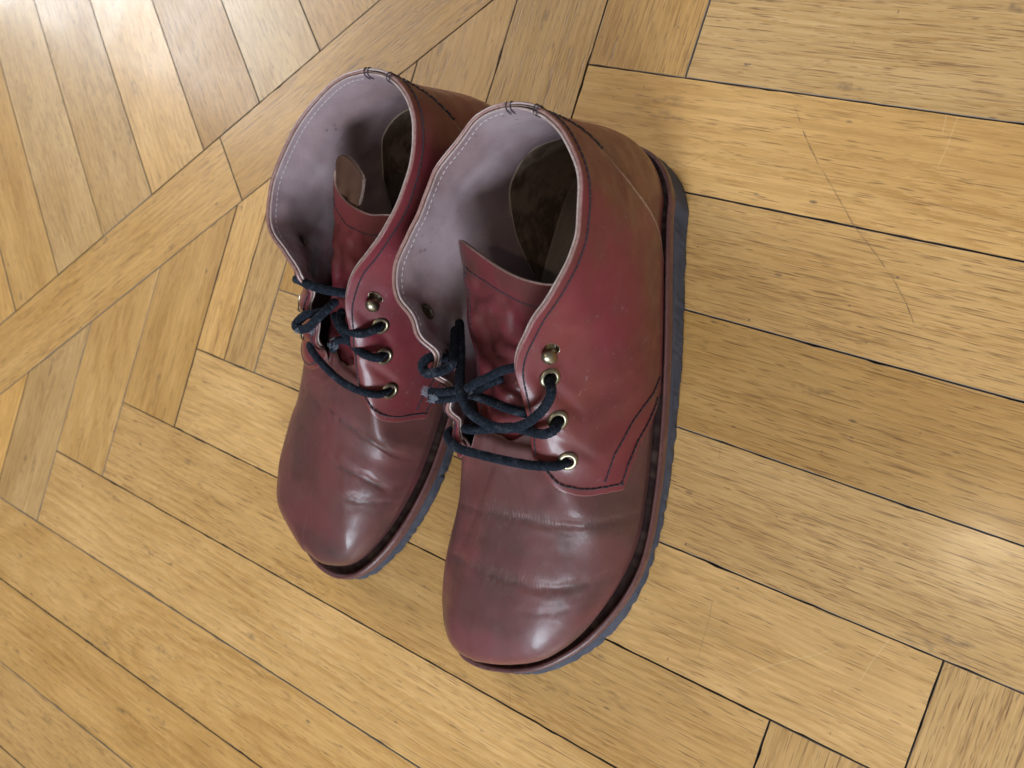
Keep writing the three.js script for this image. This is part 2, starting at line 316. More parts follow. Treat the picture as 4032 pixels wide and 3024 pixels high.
for (let i = -2; i < 3; i++) { const d0 = -1.09 + i * PN * Math.SQRT2; plank(diag(D1, D2, d0, d0 + PN * Math.SQRT2), [H2, -H2], { kind: i === 0 ? 4 : 0, tone: i === 0 ? 0.96 : 0.99, warm: 0.2 }); }
for (let i = -11; i < 9; i++) for (let q = 0; q < 2; q++) {   // beyond the strip, square to it
  const d0 = -0.08 + 1.413 * i, s1 = D1 - q * PN * Math.SQRT2, mid = [(s1 - 6 + d0) / 2, (s1 - 6 - d0) / 2];
  if (near(...mid)) plank(diag(s1 - PN * Math.SQRT2, s1, d0, d0 + 1.413), [H2, H2], q ? {} : { '-4': { kind: 0, tone: 1.06, warm: -0.4 }, '-3': { kind: 4, tone: 1.0, warm: -0.2 }, '-2': { kind: 2, tone: 1.05, warm: 0 }, '-1': { kind: 4, tone: 0.84, warm: 0.5 }, 0: { kind: 0, tone: 1.02, warm: -0.5 } }[i] ?? {});
}
{
  const g = new THREE.PlaneGeometry(7, 7).rotateX(-Math.PI / 2);
  g.translate(0.4, -0.0121, 0.2);
  add('subfloor', g, subfloorMaterial, floor);
}
{ // a long dark scratch across two boards right of the boots, and a shorter one
  const scratch = (pts, w) => {
    const pos = [], n = pts.length - 1, sr = rng(77);
    for (let i = 0; i < n; i++) {
      const a = pts[i], b = pts[i + 1], l = Math.hypot(b[0] - a[0], b[1] - a[1]), x = (-(b[1] - a[1]) / l) * w, z = ((b[0] - a[0]) / l) * w, k = Math.round(l / 0.004);
      for (let q = 0; q < k; q++) {
        if (sr() < 0.12) continue;
        const t = q / k, u = (q + 0.9) / k, p = [a[0] + (b[0] - a[0]) * t, a[1] + (b[1] - a[1]) * t], r = [a[0] + (b[0] - a[0]) * u, a[1] + (b[1] - a[1]) * u], f = 0.4 + 0.8 * sr();
        pos.push(p[0], 0.0003, p[1], p[0] + x * f, 0.0003, p[1] + z * f, r[0], 0.0003, r[1], p[0] + x * f, 0.0003, p[1] + z * f, r[0] + x * f, 0.0003, r[1] + z * f, r[0], 0.0003, r[1]);
      }
    }
    const g = new THREE.BufferGeometry();
    g.setAttribute('position', new THREE.Float32BufferAttribute(pos, 3)); g.computeVertexNormals();
    add('scratch', g, new THREE.MeshStandardMaterial({ color: new THREE.Color().setRGB(0.22, 0.13, 0.07), roughness: 0.8, side: THREE.DoubleSide }), floor);
  };
  scratch(SCRATCHES[0], 0.00034); scratch(SCRATCHES[1], 0.00034);
}

// ---------------------------------------------------------------- materials of the boots
const grainBump = dataTexture(1024, 1024, (() => {   // pebbled leather grain, 60 mm to the tile
  const r = rng(77), N = 96, cell = [];
  for (let i = 0; i < N * N; i++) cell.push([r(), r(), r()]);
  return (x, y) => {
    const gx = (x / 1024) * N, gy = (y / 1024) * N, i = Math.floor(gx), j = Math.floor(gy);
    let d1 = 9, d2 = 9;
    for (let a = -1; a < 2; a++) for (let b = -1; b < 2; b++) { const c = cell[((j + b + N) % N) * N + ((i + a + N) % N)], d = Math.hypot(i + a + c[0] - gx, j + b + c[1] - gy); if (d < d1) { d2 = d1; d1 = d; } else if (d < d2) d2 = d; }
    const q = Math.PI * 2 / N, wave = 0.5 + 0.25 * Math.sin(3 * gx * q + 2 * Math.sin(2 * gy * q)) * Math.sin(4 * gy * q + 1.5 * Math.sin(3 * gx * q)), v = 255 * clamp(0.1 + 0.42 * (d2 - d1) + 0.1 * (noise2(gx * 3, gy * 3, 5) - 0.5) + 0.55 * wave);
    return [v, v, v];
  };
})());
const napBump = dataTexture(512, 512, (x, y) => { const v = 255 * (0.5 * noise2(x / 2.3, y / 2.3, 301) + 0.3 * noise2(x / 6, y / 6, 302) + 0.2 * noise2(x / 25, y / 25, 303)); return [v, v, v]; });
const polish = dataTexture(512, 512, (x, y) => { const v = 255 * clamp(0.78 + 0.55 * (fbm2(x / 60, y / 60, 401, 4) - 0.5) + 0.2 * (noise2(x / 4, y / 4, 402) - 0.5)); return [v, v, v]; });
const tiled = (t, metres) => { const c = t.clone(); c.repeat.set(1 / metres, 1 / metres); c.needsUpdate = true; return c; };
const LEATHER = new THREE.MeshPhysicalMaterial({ vertexColors: true, roughness: 0.58, roughnessMap: tiled(polish, 0.07), bumpMap: tiled(grainBump, 0.06), bumpScale: 0.00009, clearcoat: 0.32, clearcoatRoughness: 0.28, clearcoatRoughnessMap: tiled(polish, 0.05), specularIntensity: 0.5 });
// the vamp is dulled by walking and creasing, and still polished round the toe and low on the sides
const toeGloss = dataTexture(128, 256, (x, y) => {
  const px = (x / 128 - 0.5) * 160, pz = (y / 256) * 320, side = smooth(26, 52, Math.abs(px - 8)), n = fbm2(x / 9, y / 9, 611, 3), v = 255 * clamp(0.12 + 0.95 * smooth(238, 268, pz + 14 * (n - 0.5)) + 0.35 * side * smooth(0.4, 0.6, n) + 0.3 * (n - 0.45));
  return [v, v, v];
});
toeGloss.channel = 1;
const VAMP_LEATHER = LEATHER.clone();
VAMP_LEATHER.clearcoat = 0.5; VAMP_LEATHER.clearcoatMap = toeGloss; VAMP_LEATHER.clearcoatRoughness = 0.25; VAMP_LEATHER.roughness = 0.62;
const LINING = new THREE.MeshPhysicalMaterial({ vertexColors: true, roughness: 0.55, roughnessMap: tiled(polish, 0.05), bumpMap: tiled(grainBump, 0.045), bumpScale: 0.00008, sheen: 0.15, sheenColor: new THREE.Color(0.8, 0.78, 0.85), sheenRoughness: 0.5 });
const SUEDE = new THREE.MeshPhysicalMaterial({ vertexColors: true, roughness: 0.85, specularIntensity: 0.25, bumpMap: tiled(napBump, 0.03), bumpScale: 0.0002, sheen: 0.05, sheenColor: new THREE.Color(0.5, 0.46, 0.42), sheenRoughness: 0.6 });
const RUBBER = new THREE.MeshPhysicalMaterial({ vertexColors: true, roughness: 0.8, specularIntensity: 0.5, bumpMap: tiled(napBump, 0.02), bumpScale: 0.00025 });
const LACE = new THREE.MeshPhysicalMaterial({ vertexColors: true, roughness: 0.95, specularIntensity: 0.25, sheen: 0.13, sheenColor: new THREE.Color(0.5, 0.56, 0.65), sheenRoughness: 0.55 });
const BRASS = new THREE.MeshStandardMaterial({ color: new THREE.Color().setRGB(0.27, 0.23, 0.16), metalness: 1, roughness: 0.46, roughnessMap: tiled(polish, 0.01) });
const THREAD = new THREE.MeshStandardMaterial({ color: new THREE.Color().setRGB(0.018, 0.014, 0.022), roughness: 0.8 });
const PALE_THREAD = new THREE.MeshStandardMaterial({ color: new THREE.Color().setRGB(0.42, 0.38, 0.38), roughness: 0.85 });
const FUZZ = new THREE.MeshStandardMaterial({ color: new THREE.Color().setRGB(0.22, 0.24, 0.29), roughness: 1 });

// ---------------------------------------------------------------- geometry from millimetres in a boot's own axes
const V = { sub: (a, b) => a.map((x, i) => x - b[i]), add: (a, b, k = 1) => a.map((x, i) => x + b[i] * k), len: (a) => Math.hypot(...a), unit: (a) => { const l = Math.hypot(...a) || 1; return a.map((x) => x / l); }, cross: (a, b) => [a[1] * b[2] - a[2] * b[1], a[2] * b[0] - a[0] * b[2], a[0] * b[1] - a[1] * b[0]], mix: (a, b, t) => a.map((x, i) => x + (b[i] - x) * t) };
function toGeometry(pts, uv, col, idx, m) {  // m: 1, or -1 for the mirror image
  const p = new Float32Array(pts.length * 3), u = new Float32Array(pts.length * 2), c = new Float32Array(pts.length * 3);
  pts.forEach((q, i) => { p.set([(q[0] * m) / 1000, q[1] / 1000, q[2] / 1000], i * 3); u.set(uv[i], i * 2); c.set(col[i], i * 3); });
  const g = new THREE.BufferGeometry();
  g.setAttribute('position', new THREE.BufferAttribute(p, 3)); g.setAttribute('uv', new THREE.BufferAttribute(u, 2)); g.setAttribute('color', new THREE.BufferAttribute(c, 3));
  const ix = new Uint32Array(idx);
  if (m < 0) for (let i = 0; i < ix.length; i += 3) { const t = ix[i]; ix[i] = ix[i + 1]; ix[i + 1] = t; }
  g.setIndex(new THREE.BufferAttribute(ix, 1));
  g.computeVertexNormals();
  return g;
}
// A sheet with thickness over a grid of points: rounded edges all round, an outside and an inside.
// P[i][j] points, N[i][j] outward normals, up / down how far the two faces lie off the points, look(p, i, j, face) colour; face 1 outside, 0 edge, -1 inside
function sheet(P, N, { up, down, look, hole, m, uvScale = 1, flip = false, uvAt, roundEdge = 0.45 }) {
  const ni = P.length, nj = P[0].length, pts = [], uv = [], col = [], idx = [], mid = (up - down) / 2;
  const us = [], vs = [];
  { let a = 0; const jm = nj >> 1; for (let i = 0; i < ni; i++) { if (i) a += V.len(V.sub(P[i][jm], P[i - 1][jm])); us.push(a / 1000); } }
  for (let i = 0; i < ni; i++) { let a = 0; vs.push(P[i].map((p, j) => { if (j) a += V.len(V.sub(p, P[i][j - 1])); return a / 1000; })); }
  for (const face of [1, -1]) {
    const base = pts.length, far = face > 0 ? up : -down, cs = [far, mid + (far - mid) * 0.72, mid], es = [0, roundEdge * 0.75, roundEdge];
    for (let a = -2; a < ni + 2; a++) for (let b = -2; b < nj + 2; b++) {
      const i = clamp(a, 0, ni - 1), j = clamp(b, 0, nj - 1), pa = Math.abs(a - i), pb = Math.abs(b - j), k = Math.max(pa, pb);
      let p = V.add(P[i][j], N[i][j], cs[k]);
      if (pa) p = V.add(p, V.unit(V.sub(P[i][j], P[i ? i - 1 : 1][j])), es[pa]);
      if (pb) p = V.add(p, V.unit(V.sub(P[i][j], P[i][j ? j - 1 : 1])), es[pb]);
      pts.push(p); uv.push(uvAt ? uvAt(i, j) : [us[i], vs[i][j]]); col.push(look(p, i, j, k > 0 ? (k > 1 ? 0 : face * 0.5) : face));
    }
    const w = nj + 4, out = (face > 0) !== flip;
    for (let a = 0; a < ni + 3; a++) for (let b = 0; b < nj + 3; b++) {
      const q = base + a * w + b, A = q, B = q + w, C = q + 1, D = q + w + 1;
      if (hole && hole([0, 1, 2].map((n) => (pts[A][n] + pts[B][n] + pts[C][n] + pts[D][n]) / 4))) continue;
      out ? idx.push(A, B, C, B, D, C) : idx.push(A, C, B, B, C, D);
    }
  }
  return toGeometry(pts, uv, col, idx, m);
}
const curve = (pts, closed = false) => {     // smooth curve through points, any dimension, 0 to 1 by length
  const n = pts.length, raw = [], seg = closed ? n : n - 1;
  for (let i = 0; i < seg; i++) for (let k = 0; k < 16; k++) { const g = (q) => pts[closed ? (q + n) % n : clamp(q, 0, n - 1)]; raw.push(pts[0].map((_, c) => cr(g(i - 1)[c], g(i)[c], g(i + 1)[c], g(i + 2)[c], k / 16))); }
  raw.push(closed ? pts[0] : pts[n - 1]);
  const acc = [0];
  for (let i = 1; i < raw.length; i++) acc.push(acc[i - 1] + V.len(V.sub(raw[i], raw[i - 1])));
  const L = acc[acc.length - 1];
  const f = (t) => { const d = clamp(t) * L; let a = 0, b = acc.length - 1; while (b - a > 1) { const c = (a + b) >> 1; if (acc[c] <= d) a = c; else b = c; } return V.mix(raw[a], raw[b], (d - acc[a]) / (acc[b] - acc[a] || 1)); };
  f.length_ = L;
  return f;
};
const table = (rows) => (x) => { let k = 0; while (k < rows.length - 2 && rows[k + 1][0] < x) k++; const a = rows[k], b = rows[k + 1]; return lerp(a[1], b[1], clamp((x - a[0]) / (b[0] - a[0]))); };
const smoothTable = (rows) => (x) => { let k = 0; while (k < rows.length - 2 && rows[k + 1][0] < x) k++; const g = (q) => rows[clamp(q, 0, rows.length - 1)], a = rows[k], b = rows[k + 1]; return cr(g(k - 1)[1], a[1], b[1], g(k + 2)[1], clamp((x - a[0]) / (b[0] - a[0]))); };
function tube(path, radius, m, { sides = 14, step = 0.5, look, bulge = () => 0, cap = true, uvLong = 1 } = {}) {
  const n = Math.max(4, Math.round(path.length_ / step)), pts = [], uv = [], col = [], idx = [];
  let up = [0, 1, 0], prev = null;
  for (let i = 0; i <= n; i++) {
    const t = i / n, p = path(t), d = V.unit(V.sub(path(Math.min(1, t + 0.004)), path(Math.max(0, t - 0.004))));
    if (prev) { const k = up[0] * d[0] + up[1] * d[1] + up[2] * d[2]; up = V.unit(V.add(up, d, -k)); } else up = V.unit(V.cross(d, Math.abs(d[1]) < 0.9 ? [0, 1, 0] : [1, 0, 0]));
    prev = d;
    const side = V.cross(d, up);
    const endR = cap ? Math.sqrt(clamp(1 - Math.pow(Math.max(0, 1 - Math.min(i, n - i) / (radius / step)), 2) * 0.97)) : 1;
    for (let j = 0; j <= sides; j++) {
      const a = (j / sides) * Math.PI * 2, l = t * path.length_, r = radius * endR * (1 + bulge(a, l));
      const q = V.add(V.add(p, up, Math.cos(a) * r), side, Math.sin(a) * r);
      pts.push(q); uv.push([(j / sides) * radius * 0.006, (l / 1000) * uvLong]); col.push(look ? look(q, a, l) : [1, 1, 1]);
      if (i < n && j < sides) { const w = sides + 1, A = i * w + j; idx.push(A, A + 1, A + w, A + 1, A + w + 1, A + w); }
    }
  }
  return toGeometry(pts, uv, col, idx, m);
}
// ---------------------------------------------------------------- colours of the leather: dye, wear and dirt
const ox = (p, seed, brown = 0) => {
  const x = p[0] / 1000, y = p[1] / 1000, z = p[2] / 1000, a = fbm3(x * 26 + seed, y * 26, z * 26, 4), b = fbm3(x * 90, y * 90 + seed, z * 90, 3), c = noise3(x * 700, y * 700, z * 700 + seed), d = fbm3(x * 14 + 3, y * 14 + seed, z * 14, 3);
  const k = clamp(0.35 * brown + 1.7 * (a - 0.5) + 1.2 * (b - 0.5) + 0.24), dust = smooth(0.88, 0.97, c) * 0.6 * smooth(0.36, 0.6, b);
  const red = [0.148, 0.021, 0.031], bro = [0.078, 0.027, 0.023], ora = [0.16, 0.036, 0.030];
  let q = V.mix(red, bro, k);
  q = V.mix(q, ora, 0.55 * smooth(0.5, 0.72, d));
  return V.mix(q.map((v) => v * (0.9 + 0.25 * (b - 0.3))), [0.3, 0.24, 0.24], dust * 0.5);
};
const pale = (p) => { const n = noise3(p[0] * 0.9, p[1] * 0.9, p[2] * 0.9); return V.mix([0.36, 0.27, 0.23], [0.2, 0.11, 0.09], n); };
const mauve = (p, seed) => {                 // leather lining: pinkish grey, rubbed pale, worn brown lower down, dye showing near the laces
  const a = fbm3(p[0] * 0.022 + seed, p[1] * 0.03, p[2] * 0.022, 3), b = fbm3(p[0] * 0.16, p[1] * 0.07, p[2] * 0.16 + seed, 4), c = noise3(p[0] * 1.3, p[1] * 1.3, p[2] * 1.3), d = noise3(p[0] * 0.12 + seed, p[1] * 0.04, p[2] * 0.12);
  const front = smooth(98, 128, p[2] + 24 * (b - 0.5)), mark = smooth(0.80, 0.9, noise3(p[0] * 0.75, p[1] * 0.5 + seed, p[2] * 0.75)) * smooth(0.62, 0.72, noise3(p[0] * 0.09, p[1] * 0.09 + 4, p[2] * 0.09));
  let q = V.mix([0.31, 0.225, 0.238], [0.19, 0.12, 0.115], clamp(0.3 + 1.3 * (a - 0.45) + 0.3 * (b - 0.5)));
  q = V.mix(q, [0.36, 0.30, 0.32], 0.22 * smooth(0.5, 0.8, d));
  q = V.mix(q, [0.21, 0.075, 0.085], 0.8 * front * smooth(0.38, 0.56, b));
  q = V.mix(q, [0.04, 0.03, 0.03], 0.8 * mark);
  return q.map((v) => v * (0.92 + 0.16 * c));
};
const suedeBrown = (p, seed) => { const a = fbm3(p[0] * 0.08 + seed, p[1] * 0.08, p[2] * 0.08, 4); return V.mix([0.095, 0.062, 0.044], [0.22, 0.16, 0.115], smooth(0.35, 0.68, a + 0.25 * (noise3(p[0] * 0.7, p[1] * 0.7, p[2] * 0.7) - 0.5))); };

// ---------------------------------------------------------------- one boot
// Where things lie on the upper: s along the outline from the heel (mirrored for the inner side), t from the welt to the rim
const FRONTS = {
  outer: [[0, 0.203], [0.06, 0.2155], [0.132, 0.231], [0.2, 0.246], [0.263, 0.2625], [0.287, 0.2735], [0.305, 0.28], [0.34, 0.283], [0.422, 0.289], [0.577, 0.3015], [0.706, 0.3112], [0.8, 0.3178], [0.86, 0.3195], [0.92, 0.3185], [0.96, 0.316], [1, 0.312]],
  inner: [[0, 0.2], [0.06, 0.222], [0.12, 0.2465], [0.158, 0.264], [0.178, 0.2735], [0.2, 0.2775], [0.287, 0.282], [0.432, 0.292], [0.604, 0.3026], [0.776, 0.3115], [0.86, 0.3148], [0.92, 0.3152], [0.96, 0.3135], [1, 0.31]],
};
const LINES = { outer: [[0, 0.1885], [0.114, 0.205], [0.249, 0.2285], [0.385, 0.2615], [0.449, 0.284]], inner: [[0, 0.188], [0.1, 0.2145], [0.2, 0.242], [0.273, 0.264], [0.305, 0.2765]] };
const SEAM = [[0, 0.108], [0.084, 0.0945], [0.2, 0.088], [0.316, 0.083], [0.499, 0.0755], [0.632, 0.0655], [0.716, 0.0545], [0.774, 0.046], [0.847, 0.034], [0.9, 0.026], [0.957, 0.0185], [1, 0.0155]];
const CUP = [[0, 0.36], [0.02, 0.385], [0.03, 0.405], [0.046, 0.48], [0.063, 0.51], [0.083, 0.49], [0.102, 0.40], [0.118, 0.31], [0.13, 0.21], [0.14, 0.11], [0.147, 0.0]];
const EYES = {
  left: { outer: [[0.2225, 0.825], [0.2413, 0.78], [0.2641, 0.749], [0.2859, 0.701]], inner: [[0.208, 0.765], [0.239, 0.73], [0.258, 0.68], [0.277, 0.61]] },
  right: { inner: [[0.2229, 0.81], [0.239, 0.712], [0.2566, 0.636], [0.2759, 0.551]], outer: [[0.209, 0.704], [0.2413, 0.74], [0.2641, 0.71], [0.283, 0.66]] },
};
// creases across the vamp: points [x, z] in millimetres, depth, width, ridge behind
const CREASES = {
  left: [
    { at: [[-30, 204], [-20, 202], [-7, 199], [14, 196], [25, 194], [41, 190], [54, 183], [60, 178]], deep: 1.1, wide: 3.2, ridge: 1.3, side: -1 },
    { at: [[-28, 232], [-15, 228], [-1, 228], [13, 228], [28, 226], [40, 222], [49, 216], [57, 208]], deep: 1.3, wide: 3.6, ridge: 1.0, side: -1 },
    { at: [[-30, 222], [-20, 216], [-8, 213], [6, 212]], deep: 0.5, wide: 5, ridge: 0.5, side: 1 },
    { at: [[20, 241], [35, 237], [48, 229]], deep: 0.35, wide: 3, ridge: 0.35, side: -1 },
  ],
  right: [
    { at: [[14, 184], [9, 185], [-6, 189], [-18, 191], [-27, 192], [-32, 194], [-38, 197]], deep: 1.1, wide: 2.6, ridge: 1.7, side: -1 },
    { at: [[-8, 211], [-17, 214], [-25, 213], [-30, 214], [-37, 216]], deep: 1.2, wide: 2.8, ridge: 1.8, side: -1 },
    { at: [[-18, 229], [-27, 228], [-33, 226], [-39, 222]], deep: 0.6, wide: 2.8, ridge: 0.9, side: -1 },
    { at: [[36, 192], [22, 190], [8, 192], [-4, 197]], deep: 0.5, wide: 5, ridge: 0.6, side: -1 },
    { at: [[38, 210], [24, 208], [8, 210]], deep: 0.4, wide: 5, ridge: 0.4, side: -1 },
  ],
};
function creaseField(side) {
  const lines = CREASES[side].map((c) => { const f = curve(c.at), pts = []; for (let k = 0; k <= 60; k++) pts.push(f(k / 60)); return { ...c, pts }; });
  const seed = side === 'left' ? 3 : 8;
  return (x, z) => {                         // [height in mm, how creased 0 to 1]
    let h = 0, wear = 0, darkLine = 0;
    for (const c of lines) {
      let best = 1e9, at = 0, sg = 0;
      for (let k = 0; k < 61; k++) { const d = (c.pts[k][0] - x) ** 2 + (c.pts[k][1] - z) ** 2; if (d < best) { best = d; at = k; } }
      const a = c.pts[Math.max(0, at - 1)], b = c.pts[Math.min(60, at + 1)], q = c.pts[at];
      sg = Math.sign((b[0] - a[0]) * (z - q[1]) - (b[1] - a[1]) * (x - q[0])) * Math.sign(b[0] - a[0]);   // + towards the toe
      const wob = 0.8 * (noise2(x * 0.35, z * 0.35, seed) - 0.5) * 2, d = Math.sqrt(best) + wob * 0.5, end = Math.min(1, Math.min(at, 60 - at) / 9 + (at === 0 || at === 60 ? 0 : 0.1)) * (at === 0 || at === 60 ? Math.exp(-best / 12) * 0.3 : 1);
      h -= 0.62 * c.deep * end * Math.exp(-((d / (c.wide * 0.6)) ** 2));
      const off = sg * d * c.side;           // ridge on one side of the fold
      h += 0.45 * c.ridge * end * Math.exp(-(((off - c.wide * 2.0) / (c.wide * 1.7)) ** 2));
      const w = end * Math.exp(-((d / (c.wide * 1.9)) ** 2));
      wear = Math.max(wear, w * clamp(c.deep));
      darkLine = Math.max(darkLine, clamp(c.deep) * end * Math.exp(-((d / 0.55) ** 2)) * smooth(0.3, 0.6, noise2(at * 0.25, 3, seed + 30)));   // thin broken dark line along the bottom of the fold
      // fine pleats alongside
      const along = at / 60, across = sg * d;
      h += w * 0.2 * clamp(c.deep) * (noise2(across * 1.15 + 1.5 * noise2(along * 22, across * 0.3, seed + 2), along * 10, seed + 4) - 0.5) * 2;
    }
    h += 0.5 * (noise2(x * 0.06, z * 0.08, seed + 11) - 0.5) + 0.22 * (noise2(x * 0.2, z * 0.2, seed + 12) - 0.5);
    return [h, wear, darkLine];
  };
}
const TONGUES = {
  left: { top: [[-29, 107, 80], [-24, 110.5, 81], [-14, 111, 84.5], [-3, 111, 88], [8, 111.5, 90], [20, 112, 90], [27, 111, 88]], base: [[-16, 50, 183], [-8, 55, 186], [0, 56.5, 187], [8, 55.5, 186], [17, 52, 183]], sag: 3 },
  right: { top: [[-21, 107.5, 78], [-13, 106.5, 80.5], [-4, 105, 83.5], [8, 104, 84], [16, 104, 82.5], [22.5, 105, 78.5], [25, 106.5, 73], [24, 109, 67], [19, 112, 64], [12, 112.5, 64.5], [6, 111, 67.5], [3.5, 110, 70]], base: [[-14, 57, 183], [-9, 58.5, 184], [-2, 59.5, 185], [8, 59, 184], [15, 56, 182], [18, 54, 180], [20, 53, 179], [21, 53, 178], [22, 53, 177], [22, 53, 176]], sag: 3 },
};
const LACES = {
  left: [
    [[33, 60, 159], [32.5, 66, 160.4], [32.9, 71, 162.1], [30.6, 75, 164.2], [20.8, 78, 167], [7.4, 79, 169.1], [-6.8, 80, 170.5], [-16.8, 80, 171], [-24.4, 77, 169.6], [-29, 72, 167], [-28, 64, 163]],
    [[22, 84, 127], [23.6, 91, 127.1], [27.6, 97, 128.9], [30.1, 99, 132.1], [29.3, 98, 136.5], [26.6, 97, 141.8], [22.8, 97, 146.9], [17.2, 97, 151.1], [9.4, 98, 153.5], [1.4, 99.5, 152.9], [-5.8, 100, 150.1], [-10.5, 101, 145.2], [-14.4, 99, 139.8], [-18.1, 96, 133.5], [-23.4, 91, 126.6], [-30.3, 84, 120.2], [-37.9, 76, 114.2]],
    [[26, 71, 143], [27.2, 79, 143.8], [31, 86, 145.8], [29.9, 88, 149], [25.8, 88, 151.2], [19.3, 86, 151.9], [8.6, 84, 153.2], [-1.3, 84, 156.9], [-10.8, 84, 160.2], [-18, 78, 161.5]],
    [[18, 77, 145.6], [10.7, 86, 145.1], [4.5, 88, 145.1], [-3.4, 90, 144.3], [-10.7, 93, 144], [-16.5, 95, 143.3]],
    [[15, 93, 122.5], [9, 98, 126.7], [4.2, 99, 129.6], [-1.5, 99, 134.3], [-6.1, 99, 137.8], [-10.6, 99, 142.1], [-17.1, 98, 144.7], [-24.6, 97, 147.4], [-30.5, 97, 148.4]],
    [[-30.2, 96, 151.6], [-24.3, 95, 150.4], [-18.4, 94.5, 148], [-13.8, 94, 145.5], [-7.2, 95, 141.3], [-2, 94.5, 136.6], [3.2, 93, 132.5]],
    [[-26, 92, 131], [-28.8, 99, 132.6], [-30.4, 102, 132.9], [-32.1, 104, 135.6], [-31.9, 104, 138.7], [-28.8, 104, 140.3], [-23.7, 105, 138.5], [-21.3, 102, 136], [-20.3, 100, 132.6], [-23.3, 96, 128.5], [-28.5, 90, 123.2], [-34.9, 82, 117.8]],
  ],
  right: [
    [[23.9, 103, 128.8], [16.8, 107, 127.5], [8.1, 110, 126.5], [0.3, 109, 125.1], [-4.6, 106, 123.6], [-9, 98, 121.5]],
    [[-18.6, 75, 129.5], [-19.6, 82.5, 130.3], [-22.6, 88.5, 131.7], [-22.5, 91, 133.6], [-20.6, 93, 136.1], [-15.9, 94, 138.2], [-9.3, 94, 138.8], [-4, 93, 136.7], [0, 90, 132]],
    [[-0.5, 97, 128.3], [-0.9, 100, 131.4], [-0.6, 102, 135.1], [1, 103, 139.7], [3.6, 103, 145.6], [8.8, 102, 149.3], [12.4, 102, 149.2], [12, 102, 146], [8.4, 103, 141.4], [5.2, 102, 139.3], [2.8, 99, 136]],
    [[-21.5, 70, 143.5], [-24.2, 78, 144.3], [-27, 82.5, 144.9], [-25, 86, 145.9], [-19.5, 87.5, 146.2], [-13.5, 88, 145.0], [-9.5, 90, 142.6], [-3, 91, 139.6], [4, 90, 136]],
    [[-25, 54, 160], [-25.7, 61, 161], [-28.2, 67, 162.2], [-28.3, 71, 163.9], [-24.7, 74, 165.4], [-17.3, 77, 166.7], [-8.2, 79, 166.6], [0.5, 82, 164.3], [7.6, 84, 161.7], [13.3, 83, 160.2], [17.6, 80, 158.8], [18.2, 73, 156.5]],
    [[-16.4, 82, 145.5], [-7.7, 84, 145.8], [-2.2, 84, 147.2], [2, 82, 151], [6.2, 76, 156.7]],
  ],
};
const FRAYS = { left: [[-31, 97, 149, 1.8], [-25.5, 98.5, 150.5, 1.5], [-9, 97, 142, 1.3]], right: [[3, 101, 146.5, 1.6], [1.5, 83, 150.5, 2.6], [9, 103, 150, 1.3]] };

function quarterWave(side, seed) {            // how the upper's panels are pulled and buckled: mm outward at a point of the upper
  return (p, t, outer) => {
    const z = p[2], far = (side === 'left') !== outer, n1 = noise3(p[0] * 0.07 + seed, p[1] * 0.07, p[2] * 0.07) - 0.5, n2 = noise3(p[0] * 0.16, p[1] * 0.16 + seed, p[2] * 0.16) - 0.5;
    let h = 1.3 * n1 + 0.4 * n2 + 0.8 * (noise3(p[0] * 0.05 + seed, (p[1] + p[2]) * 0.02, (p[1] - p[2]) * 0.085) - 0.5) * smooth(45, 80, z);
    h += -1.0 * Math.exp(-(((z - 133 + 0.5 * (p[1] - 85)) / 3.2) ** 2)) * smooth(70, 80, p[1]) * smooth(104, 92, p[1]);   // pull of the lace between eyelets
    h += -0.8 * Math.exp(-(((z - 152 + 0.35 * (p[1] - 75)) / 2.6) ** 2)) * smooth(55, 66, p[1]) * smooth(92, 82, p[1]);
    if (far) h += 2.0 * smooth(0.55, 1, t) * smooth(108, 130, z) * Math.sin(z * 0.42 + 1.2 * n1) * smooth(178, 160, z);   // the loose edge waves
    return h * smooth(0, 0.2, t);
  };
}
